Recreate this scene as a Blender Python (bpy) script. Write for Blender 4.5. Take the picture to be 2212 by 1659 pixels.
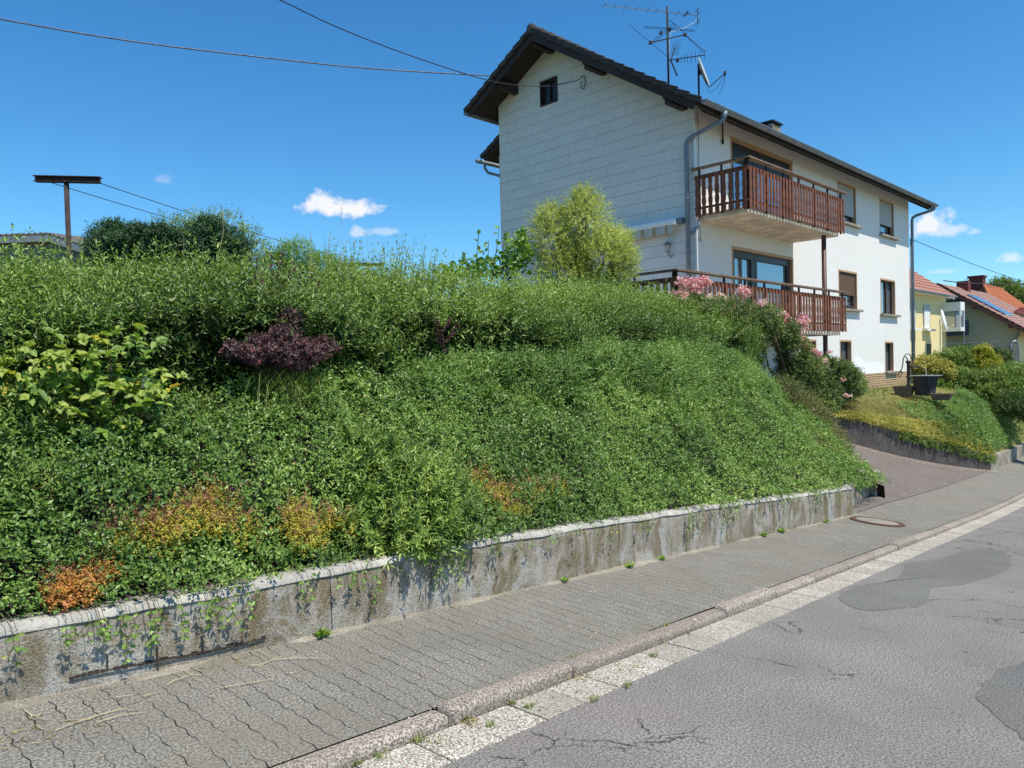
import bpy, math, random
import numpy as np
from mathutils import Matrix, Vector
rng = np.random.default_rng(7); random.seed(7)
scene = bpy.context.scene
for o in list(bpy.data.objects): bpy.data.objects.remove(o)
COL = scene.collection
rad = math.radians

# ---------------------------------------------------------------- camera
CAM = np.array([0, 0, 1.5]); F = 1597.6            # focal length in px of a 2212 px wide picture
PIT, ROL = rad(-1.3926), rad(-1.4873)
fw = np.array([0, math.cos(PIT), math.sin(PIT)]); up0 = np.array([0, -math.sin(PIT), math.cos(PIT)]); rt0 = np.array([1., 0, 0])
RT = rt0*math.cos(ROL)+up0*math.sin(ROL); UP = -rt0*math.sin(ROL)+up0*math.cos(ROL)
cd = bpy.data.cameras.new('camera'); cam = bpy.data.objects.new('camera', cd); COL.objects.link(cam)
cam.matrix_world = Matrix(((RT[0], UP[0], -fw[0], CAM[0]), (RT[1], UP[1], -fw[1], CAM[1]), (RT[2], UP[2], -fw[2], CAM[2]), (0, 0, 0, 1)))
cd.sensor_width = 36; cd.lens = 36*F/2212; cd.clip_end = 3000; cd.clip_start = 0.05
scene.camera = cam

# ---------------------------------------------------------------- sun, sky, exposure
SUN_AZ, SUN_EL = 131.0, 63.0                        # clockwise from +Y
sd = np.array([math.sin(rad(SUN_AZ))*math.cos(rad(SUN_EL)), math.cos(rad(SUN_AZ))*math.cos(rad(SUN_EL)), math.sin(rad(SUN_EL))])
sl = bpy.data.lights.new('sun', 'SUN'); sl.energy = 4.4; sl.angle = rad(0.5); sl.color = (1, .93, .80)
so = bpy.data.objects.new('sun', sl); COL.objects.link(so); so.location = (0, 0, 40)
so.rotation_euler = Vector(sd).to_track_quat('Z', 'Y').to_euler()
w = bpy.data.worlds.new('World'); scene.world = w; w.use_nodes = True
nt = w.node_tree; nt.nodes.clear()
def wn(t, **k):
    n = nt.nodes.new(t)
    for a, b in k.items(): setattr(n, a, b)
    return n
def wm(op, a, b=None, c=None):
    n = wn('ShaderNodeMath', operation=op)
    for i, v in enumerate((a, b, c)):
        if v is None: continue
        if isinstance(v, (int, float)): n.inputs[i].default_value = v
        else: nt.links.new(v, n.inputs[i])
    return n.outputs[0]
sky = wn('ShaderNodeTexSky', sky_type='NISHITA', sun_disc=False)
sky.sun_elevation = rad(SUN_EL); sky.sun_rotation = rad(SUN_AZ); sky.air_density = 1.0; sky.dust_density = 0.3; sky.ozone_density = 5.0; sky.altitude = 300
SKY_STR = 0.128
hs = wn('ShaderNodeHueSaturation'); hs.inputs['Saturation'].default_value = 1.24; hs.inputs['Value'].default_value = 1.0
nt.links.new(sky.outputs[0], hs.inputs['Color'])
grade = wn('ShaderNodeVectorMath', operation='MULTIPLY'); nt.links.new(hs.outputs[0], grade.inputs[0]); grade.inputs[1].default_value = (.80, 1.02, 1.0)
geo = wn('ShaderNodeTexCoord')
nz = wn('ShaderNodeTexNoise'); nz.inputs['Scale'].default_value = 34; nz.inputs['Detail'].default_value = 6; nz.inputs['Roughness'].default_value = .62
nt.links.new(geo.outputs['Generated'], nz.inputs['Vector'])
def px_dir(x, y):
    r = (x-1106)*RT-(y-829.5)*UP+F*fw
    return r/np.linalg.norm(r)
total = None
# clouds of the sky: direction, half width, half height (radians), density
for (x, y, a, b, dens) in [(726, 450, .056, .0155, 1.0), (700, 444, .030, .0175, .95), (778, 504, .015, .008, .55), (835, 501, .024, .0065, .38), (350, 389, .011, .008, .2),
                     (2004, 488, .030, .019, .95), (2040, 500, .030, .010, .6), (2104, 502, .011, .006, .45), (2180, 561, .017, .010, .75), (2032, 587, .022, .0055, .4),
                     (1900, 300, .0, .0, 0)]:
    if dens == 0: continue
    d = px_dir(x, y); r = np.cross(d, [0, 0, 1]); r /= np.linalg.norm(r); u = np.cross(r, d)
    def dot(vec):
        n = wn('ShaderNodeVectorMath', operation='DOT_PRODUCT'); nt.links.new(geo.outputs['Generated'], n.inputs[0]); n.inputs[1].default_value = tuple(vec); return n.outputs['Value']
    X = wm('DIVIDE', dot(r), a); Y = wm('DIVIDE', dot(u), b)
    Yp = wm('MULTIPLY', wm('MINIMUM', Y, 0.0), 1.5)       # flatter underside
    Yq = wm('ADD', wm('MAXIMUM', Y, 0.0), Yp)
    rr = wm('SQRT', wm('ADD', wm('MULTIPLY', X, X), wm('MULTIPLY', Yq, Yq)))
    fz = wm('ADD', wm('SUBTRACT', 1.0, rr), wm('MULTIPLY', wm('SUBTRACT', nz.outputs['Fac'], .5), 3.0))
    m = wm('MULTIPLY', wm('MULTIPLY', wm('MINIMUM', wm('MAXIMUM', wm('MULTIPLY', fz, 1.6), 0.0), 1.0), wm('GREATER_THAN', dot(d), .9)), dens)
    total = m if total is None else wm('MAXIMUM', total, m)
sc = wn('ShaderNodeVectorMath', operation='SCALE'); nt.links.new(grade.outputs[0], sc.inputs[0]); sc.inputs['Scale'].default_value = SKY_STR
mx = wn('ShaderNodeMix', data_type='RGBA'); nt.links.new(total, mx.inputs[0]); nt.links.new(sc.outputs[0], mx.inputs[6]); mx.inputs[7].default_value = (.70, .71, .74, 1)
bg = wn('ShaderNodeBackground'); nt.links.new(mx.outputs[2], bg.inputs['Color']); bg.inputs['Strength'].default_value = 1.0
wo = wn('ShaderNodeOutputWorld'); nt.links.new(bg.outputs[0], wo.inputs['Surface'])
scene.view_settings.view_transform = 'Standard'; scene.view_settings.look = 'None'
scene.view_settings.exposure = 0.42; scene.view_settings.gamma = 1.0

# ---------------------------------------------------------------- places: pixels of the photograph -> points at a real distance
def ray(x, y): return (x-1106)*RT-(y-829.5)*UP+F*fw
def at(x, y, D):
    r = ray(x, y); return r*(D/r[1])+CAM
DH = np.array([0.66146, 0.74998, 0.]); DH /= np.linalg.norm(DH); DT = np.array([-DH[1], DH[0], 0]); SLOPE = -0.09783
def on_t(x, y, t):
    r = ray(x, y); k = (t-CAM@DT)/(r@DT); P = r*k+CAM
    return P@DH, P[2]
def W(s, t, z):                                    # street coordinates: s along, t across, absolute z
    s, t, z = np.broadcast_arrays(np.asarray(s, float), np.asarray(t, float), np.asarray(z, float))
    return s[..., None]*DH+t[..., None]*DT+z[..., None]*np.array([0, 0, 1.])
def prof(s):                                       # height of the road surface at s
    s = np.asarray(s, float); e = np.where(s > 15, .0018*(np.minimum(s, 34)-15)**2, 0)+np.where(s > 34, (s-34)*.0684, 0)
    return SLOPE*s+e
HF_AZ = 0.783945
DF = np.array([math.sin(HF_AZ), math.cos(HF_AZ), 0]); DG = np.array([-DF[1], DF[0], 0])
C0 = np.array([4.32, 17.147, 0])
def H(u, v, z): return C0+DF*u+DG*v+np.array([0, 0, z])

# ---------------------------------------------------------------- value noise
_perm = rng.random((64, 64, 8))
def vn(x, y, k=0):
    x = np.asarray(x, float); y = np.asarray(y, float); xi = np.floor(x).astype(int); yi = np.floor(y).astype(int); a = x-xi; b = y-yi
    a = a*a*(3-2*a); b = b*b*(3-2*b); g = lambda i, j: _perm[i % 64, j % 64, k]
    return (g(xi, yi)*(1-a)+g(xi+1, yi)*a)*(1-b)+(g(xi, yi+1)*(1-a)+g(xi+1, yi+1)*a)*b

# ---------------------------------------------------------------- tagging
def tag(o, label=None, cat=None, group=None, kind=None):
    if label: o['label'] = label
    if cat: o['category'] = cat
    if group: o['group'] = group
    if kind: o['kind'] = kind
    return o
def thing(name, label, cat, loc=(0, 0, 0), rz=0., group=None):
    o = bpy.data.objects.new(name, None); COL.objects.link(o); o.location = loc; o.rotation_euler = (0, 0, rz)
    o.empty_display_size = .2
    return tag(o, label, cat, group)

# ---------------------------------------------------------------- mesh builder
class MB:
    def __init__(s): s.v = []; s.f = []; s.uv = None
    def add(s, v, f):
        n = len(s.v); s.v += [tuple(map(float, p)) for p in v]; s.f += [tuple(i+n for i in q) for q in f]; return s
    def box(s, a, b):
        x0, y0, z0 = a; x1, y1, z1 = b
        return s.add([(x0, y0, z0), (x1, y0, z0), (x1, y1, z0), (x0, y1, z0), (x0, y0, z1), (x1, y0, z1), (x1, y1, z1), (x0, y1, z1)],
                     [(0, 3, 2, 1), (4, 5, 6, 7), (0, 1, 5, 4), (1, 2, 6, 5), (2, 3, 7, 6), (3, 0, 4, 7)])
    def obb(s, c, ax, ay, az):                     # centre and three half axes
        c, ax, ay, az = map(lambda q: np.array(q, float), (c, ax, ay, az)); v = []
        for k in (-1, 1):
            for (i, j) in ((-1, -1), (1, -1), (1, 1), (-1, 1)): v.append(c+i*ax+j*ay+k*az)
        return s.add(v, [(0, 3, 2, 1), (4, 5, 6, 7), (0, 1, 5, 4), (1, 2, 6, 5), (2, 3, 7, 6), (3, 0, 4, 7)])
    def bar(s, p, q, wd, h, upv=(0, 0, 1)):
        p = np.array(p, float); q = np.array(q, float); d = q-p; L = np.linalg.norm(d); d = d/L; u = np.array(upv, float)
        x = np.cross(d, u); n = np.linalg.norm(x); x = np.array([1., 0, 0]) if n < 1e-6 else x/n; u = np.cross(x, d)
        return s.obb((p+q)/2, d*L/2, x*wd/2, u*h/2)
    def prism(s, poly, o, ex, ey, en, depth):      # polygon in plane (ex, ey) at o, extruded by en*depth
        o, ex, ey, en = map(lambda q: np.array(q, float), (o, ex, ey, en)); n = len(poly)
        v = [o+ex*a+ey*b for a, b in poly]+[o+ex*a+ey*b+en*depth for a, b in poly]
        return s.add(v, [tuple(range(n-1, -1, -1)), tuple(range(n, 2*n))]+[(i, (i+1) % n, n+(i+1) % n, n+i) for i in range(n)])
    def tube(s, pts, r, seg=8, caps=True):
        pts = [np.array(p, float) for p in pts]; n = len(pts); rs = r if hasattr(r, '__len__') else [r]*n; v = []; ref = np.array([.31, .17, .93])
        for i, p in enumerate(pts):
            d = pts[min(i+1, n-1)]-pts[max(i-1, 0)]; d /= (np.linalg.norm(d)+1e-9)
            x = np.cross(d, ref); 
            if np.linalg.norm(x) < .1: x = np.cross(d, (1, 0, 0))
            x /= np.linalg.norm(x); y = np.cross(d, x)
            for k in range(seg):
                a = 2*math.pi*k/seg; v.append(p+rs[i]*(math.cos(a)*x+math.sin(a)*y))
        f = [(i*seg+k, i*seg+(k+1) % seg, (i+1)*seg+(k+1) % seg, (i+1)*seg+k) for i in range(n-1) for k in range(seg)]
        if caps: f += [tuple(range(seg-1, -1, -1)), tuple((n-1)*seg+k for k in range(seg))]
        return s.add(v, f)
    def lathe(s, c, prof_, seg=24, ax=(0, 0, 1), xx=(1, 0, 0)):
        c = np.array(c, float); ax = np.array(ax, float); x = np.array(xx, float); x -= ax*(x@ax); x /= np.linalg.norm(x); y = np.cross(ax, x); v = []; n = len(prof_)
        for (r, h) in prof_:
            for k in range(seg):
                a = 2*math.pi*k/seg; v.append(c+ax*h+r*(math.cos(a)*x+math.sin(a)*y))
        f = [(i*seg+k, i*seg+(k+1) % seg, (i+1)*seg+(k+1) % seg, (i+1)*seg+k) for i in range(n-1) for k in range(seg)]
        return s.add(v, f)
    def build(s, name, mat, parent=None, smooth=False, bevel=0, recalc=True):
        me = bpy.data.meshes.new(name); me.from_pydata(s.v, [], s.f)
        if recalc:
            import bmesh
            bm = bmesh.new(); bm.from_mesh(me); bmesh.ops.recalc_face_normals(bm, faces=bm.faces); bm.to_mesh(me); bm.free()
        if smooth: me.shade_smooth()
        me.materials.append(mat)
        o = bpy.data.objects.new(name, me); COL.objects.link(o)
        if parent is not None: o.parent = parent
        if bevel:
            b = o.modifiers.new('bevel', 'BEVEL'); b.width = bevel; b.segments = 2; b.limit_method = 'ANGLE'
        return o

def grid_obj(name, P, mat, UV=None, parent=None, smooth=True, kind=None):
    ny, nx, _ = P.shape; me = bpy.data.meshes.new(name)
    idx = np.arange(ny*nx).reshape(ny, nx)
    q = np.stack([idx[:-1, :-1], idx[:-1, 1:], idx[1:, 1:], idx[1:, :-1]], -1).reshape(-1, 4)
    quick_mesh(me, P.reshape(-1, 3), q)
    if UV is not None:
        l = me.uv_layers.new(name='UVMap'); l.data.foreach_set('uv', UV.reshape(-1, 2)[q.reshape(-1)].astype(np.float32).ravel())
    if smooth: me.shade_smooth()
    me.materials.append(mat); o = bpy.data.objects.new(name, me); COL.objects.link(o)
    if parent is not None: o.parent = parent
    if kind: o['kind'] = kind
    return o
def quick_mesh(me, V, Q):
    k = Q.shape[1]; me.vertices.add(len(V)); me.vertices.foreach_set('co', V.astype(np.float32).ravel())
    me.loops.add(Q.size); me.loops.foreach_set('vertex_index', Q.astype(np.int32).ravel())
    me.polygons.add(len(Q)); me.polygons.foreach_set('loop_start', (np.arange(len(Q))*k).astype(np.int32))
    me.update(calc_edges=True)

# ---------------------------------------------------------------- materials
class N:
    def __init__(s, name):
        s.m = bpy.data.materials.new(name); s.m.use_nodes = True; s.t = s.m.node_tree; s.t.nodes.clear()
        s.out = s.n('ShaderNodeOutputMaterial'); s.b = s.n('ShaderNodeBsdfPrincipled'); s.l(s.b.outputs[0], s.out.inputs[0])
    def n(s, ty, **k):
        q = s.t.nodes.new(ty)
        for a, b in k.items(): setattr(q, a, b)
        return q
    def l(s, a, b): s.t.links.new(a, b)
    def set(s, sock, v):
        if v is None: return
        if isinstance(v, bpy.types.NodeSocket): s.l(v, sock)
        elif isinstance(v, (tuple, list)) and len(v) == 3 and sock.type == 'RGBA': sock.default_value = (*v, 1)
        else: sock.default_value = v
    def math(s, op, a, b=None, c=None, clamp=False):
        q = s.n('ShaderNodeMath', operation=op, use_clamp=clamp)
        for i, v in enumerate((a, b, c)): s.set(q.inputs[i], v)
        return q.outputs[0]
    def noise(s, vec, scale, detail=4, rough=.5, dist=0, out='Fac'):
        q = s.n('ShaderNodeTexNoise'); s.set(q.inputs['Vector'], vec); q.inputs['Scale'].default_value = scale; q.inputs['Detail'].default_value = detail
        q.inputs['Roughness'].default_value = rough; q.inputs['Distortion'].default_value = dist; return q.outputs[out]
    def vor(s, vec, scale, feature='F1', out='Distance'):
        q = s.n('ShaderNodeTexVoronoi', feature=feature); s.set(q.inputs['Vector'], vec); q.inputs['Scale'].default_value = scale; return q.outputs[out]
    def ramp(s, fac, stops):
        q = s.n('ShaderNodeValToRGB'); s.set(q.inputs[0], fac); e = q.color_ramp.elements
        while len(e) < len(stops): e.new(.5)
        for i, (p, c) in enumerate(stops): e[i].position = p; e[i].color = (*c, 1) if len(c) == 3 else c
        return q.outputs[0]
    def rng(s, v, a, b, c=0., d=1.):
        q = s.n('ShaderNodeMapRange'); s.set(q.inputs[0], v)
        for i, x in zip((1, 2, 3, 4), (a, b, c, d)): q.inputs[i].default_value = x
        return q.outputs[0]
    def mix(s, f, a, b, mode='MIX'):
        q = s.n('ShaderNodeMix', data_type='RGBA', blend_type=mode); s.set(q.inputs[0], f); s.set(q.inputs[6], a); s.set(q.inputs[7], b); return q.outputs[2]
    def map(s, vec, scale=(1, 1, 1), rot=(0, 0, 0), loc=(0, 0, 0)):
        q = s.n('ShaderNodeMapping'); s.set(q.inputs[0], vec); q.inputs['Scale'].default_value = scale; q.inputs['Rotation'].default_value = rot; q.inputs['Location'].default_value = loc; return q.outputs[0]
    def obj(s): return s.n('ShaderNodeTexCoord').outputs['Object']
    def uv(s): return s.n('ShaderNodeTexCoord').outputs['UV']
    def bump(s, h, strength=.5, dist=.01):
        q = s.n('ShaderNodeBump'); s.set(q.inputs['Height'], h); q.inputs['Strength'].default_value = strength; q.inputs['Distance'].default_value = dist; s.l(q.outputs[0], s.b.inputs['Normal']); return q
    def fin(s, col=None, rough=.7, metal=0., spec=.5):
        s.set(s.b.inputs['Base Color'], col); s.set(s.b.inputs['Roughness'], rough); s.set(s.b.inputs['Metallic'], metal); s.b.inputs['Specular IOR Level'].default_value = spec; return s.m
def simple(name, c, rough=.6, metal=0, var=.25, scale=6, bump=.0, spec=.4, streak=(1, 1, 1)):
    n = N(name); o = n.map(n.obj(), streak); f = n.noise(o, scale, 6, .6)
    col = n.ramp(f, [(.25, tuple(x*(1-var) for x in c)), (.75, tuple(min(1, x*(1+var)) for x in c))])
    if bump: n.bump(n.noise(o, scale*8, 4), bump, .01)
    return n.fin(col, rough, metal, spec)
def leafmat(name, stops, trans=.3, rough=.42, spec=.45):
    n = N(name); a = n.n('ShaderNodeAttribute', attribute_name='rnd'); col = n.ramp(a.outputs['Fac'], stops)
    n.fin(col, rough, 0, spec); t = n.n('ShaderNodeBsdfTranslucent'); tc = n.mix(1.0, col, (1.0, 1.15, .45), 'MULTIPLY'); n.l(tc, t.inputs['Color'])
    m = n.n('ShaderNodeMixShader'); m.inputs[0].default_value = trans; n.l(n.b.outputs[0], m.inputs[1]); n.l(t.outputs[0], m.inputs[2]); n.l(m.outputs[0], n.out.inputs[0]); return n.m

M = {}
M['privet'] = leafmat('privet_leaf', [(0, (.048, .092, .020)), (.35, (.135, .225, .040)), (.7, (.27, .385, .075)), (1, (.46, .54, .15))], .27)
M['privet_b'] = leafmat('privet_leaf_blue', [(0, (.055, .110, .028)), (.5, (.165, .285, .065)), (1, (.35, .49, .15))], .27)
M['cover'] = leafmat('cotoneaster_leaf', [(0, (.042, .088, .020)), (.4, (.125, .225, .042)), (.75, (.235, .365, .075)), (.95, (.40, .50, .13)), (1, (.46, .47, .17))], .24, .40, .45)
M['bramble'] = leafmat('bramble_leaf', [(0, (.06, .13, .03)), (.5, (.19, .31, .055)), (.85, (.36, .42, .08)), (.95, (.50, .42, .05)), (1, (.45, .22, .04))], .35, .5)
M['barberry'] = leafmat('barberry_leaf', [(0, (.04, .02, .022)), (.6, (.11, .055, .062)), (.9, (.20, .105, .11)), (1, (.26, .04, .035))], .15, .5)
M['willow'] = leafmat('willow_leaf', [(0, (.17, .20, .03)), (.5, (.40, .45, .08)), (1, (.68, .70, .26))], .35, .5)
M['vine'] = leafmat('vine_leaf', [(0, (.06, .15, .02)), (.5, (.15, .29, .04)), (1, (.30, .42, .07))], .4, .45)
M['juniper'] = leafmat('juniper_leaf', [(0, (.02, .055, .022)), (.6, (.045, .115, .045)), (1, (.08, .17, .06))], .1, .6)
M['bushgreen'] = leafmat('bush_leaf', [(0, (.06, .11, .02)), (.5, (.16, .25, .045)), (1, (.30, .38, .10))])
M['darkbush'] = leafmat('dark_bush_leaf', [(0, (.03, .06, .014)), (.6, (.075, .14, .03)), (1, (.14, .22, .05))])
M['rose_leaf'] = leafmat('rose_leaf', [(0, (.035, .07, .016)), (.5, (.085, .15, .032)), (.85, (.20, .28, .06)), (1, (.30, .22, .08))])
M['yellowbush'] = leafmat('yellow_bush_leaf', [(0, (.18, .18, .03)), (.5, (.42, .38, .08)), (1, (.70, .60, .20))])
M['gold'] = leafmat('golden_conifer_leaf', [(0, (.18, .19, .02)), (.6, (.38, .38, .03)), (1, (.55, .52, .05))])
M['petal'] = leafmat('pink_petal', [(0, (.70, .22, .38)), (.5, (.88, .46, .60)), (1, (.93, .74, .80))], .35, .6)
M['petalp'] = leafmat('pale_petal', [(0, (.72, .38, .42)), (.5, (.88, .66, .66)), (1, (.93, .86, .82))], .35, .6)
M['petalm'] = leafmat('magenta_petal', [(0, (.50, .10, .30)), (1, (.75, .30, .55))], .3, .6)
M['petalw'] = leafmat('white_petal', [(0, (.75, .75, .72)), (1, (.9, .9, .88))], .3, .6)
M['petalo'] = leafmat('orange_petal', [(0, (.8, .2, .05)), (1, (.9, .3, .1))], .3, .6)
M['stone_y'] = leafmat('stonecrop_yellow', [(0, (.22, .24, .03)), (.5, (.48, .42, .05)), (.8, (.60, .48, .06)), (1, (.62, .28, .06))], .25, .5)
M['stone_o'] = leafmat('stonecrop_orange', [(0, (.40, .20, .05)), (.5, (.60, .30, .06)), (1, (.50, .16, .09))], .25, .5)
M['stone_h'] = leafmat('stonecrop_heads', [(0, (.30, .14, .09)), (.6, (.48, .24, .15)), (1, (.58, .36, .14))], .2, .6)
M['grassm'] = leafmat('grass_blade', [(0, (.09, .15, .03)), (.6, (.19, .25, .06)), (1, (.42, .38, .15))], .3, .5)
M['dry'] = leafmat('dry_leaf', [(0, (.16, .12, .04)), (.5, (.32, .25, .10)), (1, (.50, .42, .20))], .25, .6)
M['trail'] = leafmat('trailing_leaf', [(0, (.06, .08, .02)), (.5, (.16, .17, .05)), (1, (.30, .27, .10))], .25, .5)
M['straw'] = simple('straw_stem', (.50, .42, .26), .8)
M['twig'] = simple('twig_bark', (.10, .07, .045), .9)
M['soil'] = simple('soil_under_plants', (.022, .019, .013), 1, 0, .4, 9, .6)
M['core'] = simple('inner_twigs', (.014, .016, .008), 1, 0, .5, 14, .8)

# ---- concrete of the low wall
def concrete(name, base=(.27, .25, .215), dark=(.10, .09, .075), stain=True):
    n = N(name); o = n.obj(); a = n.noise(o, 3.0, 8, .65); b = n.noise(o, 90, 3, .7); c = n.noise(n.map(o, (1, 1, .45)), 5.0, 6, .65, 1.2)
    col = n.ramp(a, [(.25, tuple(x*.62 for x in base)), (.5, base), (.72, tuple(min(1, x*1.5) for x in base))])
    if stain:
        col = n.mix(n.rng(c, .44, .60), col, (.20, .155, .080))
        col = n.mix(n.rng(n.noise(o, 2.3, 7, .75, .8), .50, .60, 0, .85), col, (.47, .455, .42))
        col = n.mix(n.rng(n.noise(n.map(o, (2.2, 2.2, .5), loc=(7, 2, 1)), 4.0, 6, .75, .6), .56, .68, 0, .8), col, (.10, .088, .07))
    sp = n.vor(o, 85); col = n.mix(n.rng(sp, .10, .30, .85, 0), col, (.60, .58, .52)); gr = n.noise(o, 75, 3, .75); col = n.mix(n.rng(gr, .36, .50, .65, 0), col, dark); 
    col = n.mix(n.rng(n.vor(n.map(o, loc=(3, 1, 2)), 95), .10, .26, .7, 0), col, dark)
    ng = n.n('ShaderNodeNewGeometry'); sx = n.n('ShaderNodeSeparateXYZ'); n.l(ng.outputs['True Normal'], sx.inputs[0])
    n.bump(n.math('ADD', b, n.math('MULTIPLY', a, 1.5)), .9, .012)
    return n.fin(col, .95, 0, .2)
M['concrete'] = concrete('weathered_concrete', (.34, .305, .25))
M['concrete_dark'] = concrete('shaded_stained_concrete', (.085, .072, .066), (.05, .04, .04), False)  # shade on the driveway wall put into the base colour, with its dark staining
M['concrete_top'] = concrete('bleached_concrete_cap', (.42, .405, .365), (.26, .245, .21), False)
M['slab'] = concrete('balcony_concrete', (.66, .56, .44), (.48, .42, .34), False)  # warm bounce light on the slab is put into this pale colour
M['stone_sill'] = concrete('sill_stone', (.30, .27, .22), (.2, .18, .15), False)
# ---- granite kerb / gutter
def granite(name, lo, mid, hi, sc=85):
    n = N(name); o = n.obj(); a = n.noise(o, 2.2, 5, .6); v = n.noise(o, sc, 2, .8); 
    col = n.ramp(v, [(.40, lo), (.5, mid), (.58, hi)]); col = n.mix(n.rng(a, .35, .7, .0, .5), col, tuple(x*.62 for x in mid)); rn_ = n.n('ShaderNodeNewGeometry').outputs['Random Per Island']; col = n.mix(n.rng(rn_, 0, 1, 0, .45), col, tuple(x*.6 for x in mid))
    ve = n.vor(o, sc*.6); col = n.mix(n.rng(ve, .10, .22, .6, 0), col, tuple(x*.5 for x in lo))
    n.bump(v, .8, .006); return n.fin(col, .9, 0, .25)
M['kerb'] = granite('kerb_concrete', (.11, .085, .065), (.29, .245, .205), (.56, .51, .45))
M['gutter'] = granite('gutter_concrete', (.14, .12, .09), (.38, .345, .29), (.74, .71, .64))
# ---- asphalt
def asphalt(name, k=1.0, cracks=True, tint=(1.03, .97, .91)):
    n = N(name); u = n.uv(); v = n.noise(u, 78, 3, .8); big = n.noise(u, .9, 6, .6); 
    c = lambda x: tuple(x*k*t for t in tint)
    col = n.ramp(v, [(.40, c(.075)), (.5, c(.20)), (.60, c(.34))])
    st = n.vor(u, 60); col = n.mix(n.rng(st, .08, .22, .85, 0), col, c(.50))
    st2 = n.vor(n.map(u, loc=(5, 3, 0)), 70); col = n.mix(n.rng(st2, .10, .25, .7, 0), col, c(.06))
    col = n.mix(n.rng(big, .38, .66, 0, .5), col, c(.12)); col = n.mix(n.rng(n.noise(u, .35, 4, .6), .5, .7, 0, .35), col, (.20*k, .165*k, .15*k))
    h = v
    if cracks:
        d = n.noise(u, 3.5, 5, .65, 0, 'Color'); dv = n.n('ShaderNodeVectorMath', operation='MULTIPLY_ADD'); n.l(d, dv.inputs[0]); dv.inputs[1].default_value = (.35, .35, 0); n.l(u, dv.inputs[2])
        for scl, wd, msc, lo, hi in ((.85, .011, .45, .52, .58), (2.6, .016, .75, .56, .63)):
            e = n.vor(dv.outputs[0], scl, 'DISTANCE_TO_EDGE'); m = n.math('MULTIPLY', n.rng(e, 0, wd, 1, 0), n.rng(n.noise(u, msc, 3, .6), lo, hi), clamp=True)
            m = n.math('MULTIPLY', m, n.rng(n.noise(u, 12, 3, .7), .35, .55), clamp=True)
            col = n.mix(n.math('MULTIPLY', m, .9), col, c(.028)); h = n.math('SUBTRACT', h, n.math('MULTIPLY', m, 2.5))
    n.bump(h, .9, .006); return n.fin(col, .92, 0, .25)
M['asphalt'] = asphalt('worn_asphalt', 1.02)
M['patch'] = asphalt('asphalt_repair', .80, False, (.99, .98, .93))
# ---- wavy interlocking pavers
def pavers(name, base, red=False):
    n = N(name); u = n.uv(); sx = n.n('ShaderNodeSeparateXYZ'); n.l(u, sx.inputs[0]); s_, t_ = sx.outputs[0], sx.outputs[1]
    wob = n.noise(u, 1.2, 3, .5); wob2 = n.noise(u, 9, 2, .5)
    PW, PL = .112, .225
    s2 = s_; amp = .0 if red else .0058
    tri = n.math('SINE', n.math('MULTIPLY', t_, 2*math.pi/.112))
    s2 = n.math('ADD', n.math('ADD', s_, n.math('MULTIPLY', tri, amp)), n.math('ADD', n.math('MULTIPLY', wob, .045), n.math('MULTIPLY', wob2, .012)))
    row = n.math('FLOOR', n.math('DIVIDE', s2, PW)); fs = n.math('FRACT', n.math('DIVIDE', s2, PW)); ds = n.math('MULTIPLY', n.math('SUBTRACT', .5, n.math('ABSOLUTE', n.math('SUBTRACT', fs, .5))), PW)
    t2 = n.math('ADD', n.math('ADD', t_, n.math('MULTIPLY', n.math('SINE', n.math('MULTIPLY', s_, 2*math.pi/.112)), amp*.8)), n.math('MULTIPLY', n.math('MODULO', row, 2), PL/2))
    ct = n.math('FLOOR', n.math('DIVIDE', t2, PL)); ft = n.math('FRACT', n.math('DIVIDE', t2, PL)); dt = n.math('MULTIPLY', n.math('SUBTRACT', .5, n.math('ABSOLUTE', n.math('SUBTRACT', ft, .5))), PL)
    wv = n.rng(n.noise(u, 5, 4, .7), .40, .66, .0004, .0048)
    js = n.math('DIVIDE', ds, wv); jt = n.math('DIVIDE', dt, n.math('MULTIPLY', wv, .55))
    j = n.math('SUBTRACT', 1.0, n.math('MINIMUM', js, n.math('ADD', jt, .35)), clamp=True)
    cv = n.n('ShaderNodeCombineXYZ'); n.l(row, cv.inputs[0]); n.l(ct, cv.inputs[1]); wh = n.n('ShaderNodeTexWhiteNoise', noise_dimensions='2D'); n.l(cv.outputs[0], wh.inputs[0])
    v = n.noise(u, 80, 3, .8); g = n.ramp(v, [(.40, tuple(x*.42 for x in base)), (.5, base), (.60, tuple(min(1, x*1.85) for x in base))])
    g = n.mix(n.rng(wh.outputs['Value'], 0, 1, 0, .3), g, tuple(x*.7 for x in base)); g = n.mix(n.rng(n.noise(u, 1.6, 6, .65), .42, .7, 0, .45), g, tuple(x*.58 for x in base))
    g = n.mix(n.rng(n.noise(u, .8, 5, .7), .5, .72, 0, .4), g, (base[0]*1.25, base[1]*1.15, base[2]*.9))
    g = n.mix(n.rng(n.vor(u, 85), .08, .2, .6, 0), g, tuple(x*1.9 for x in base))
    col = n.mix(n.math('MULTIPLY', j, .93), g, (.028, .026, .02))
    n.bump(n.math('SUBTRACT', n.math('MULTIPLY', v, .5), n.math('MULTIPLY', j, 2.2)), .9, .008); return n.fin(col, .93, 0, .2)
M['paver'] = pavers('grey_wave_pavers', (.195, .185, .160))
M['paver_red'] = pavers('red_brown_pavers', (.160, .137, .125), True)
M['mortar'] = concrete('mortar_strip', (.27, .245, .20), (.15, .13, .10), False)

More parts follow.
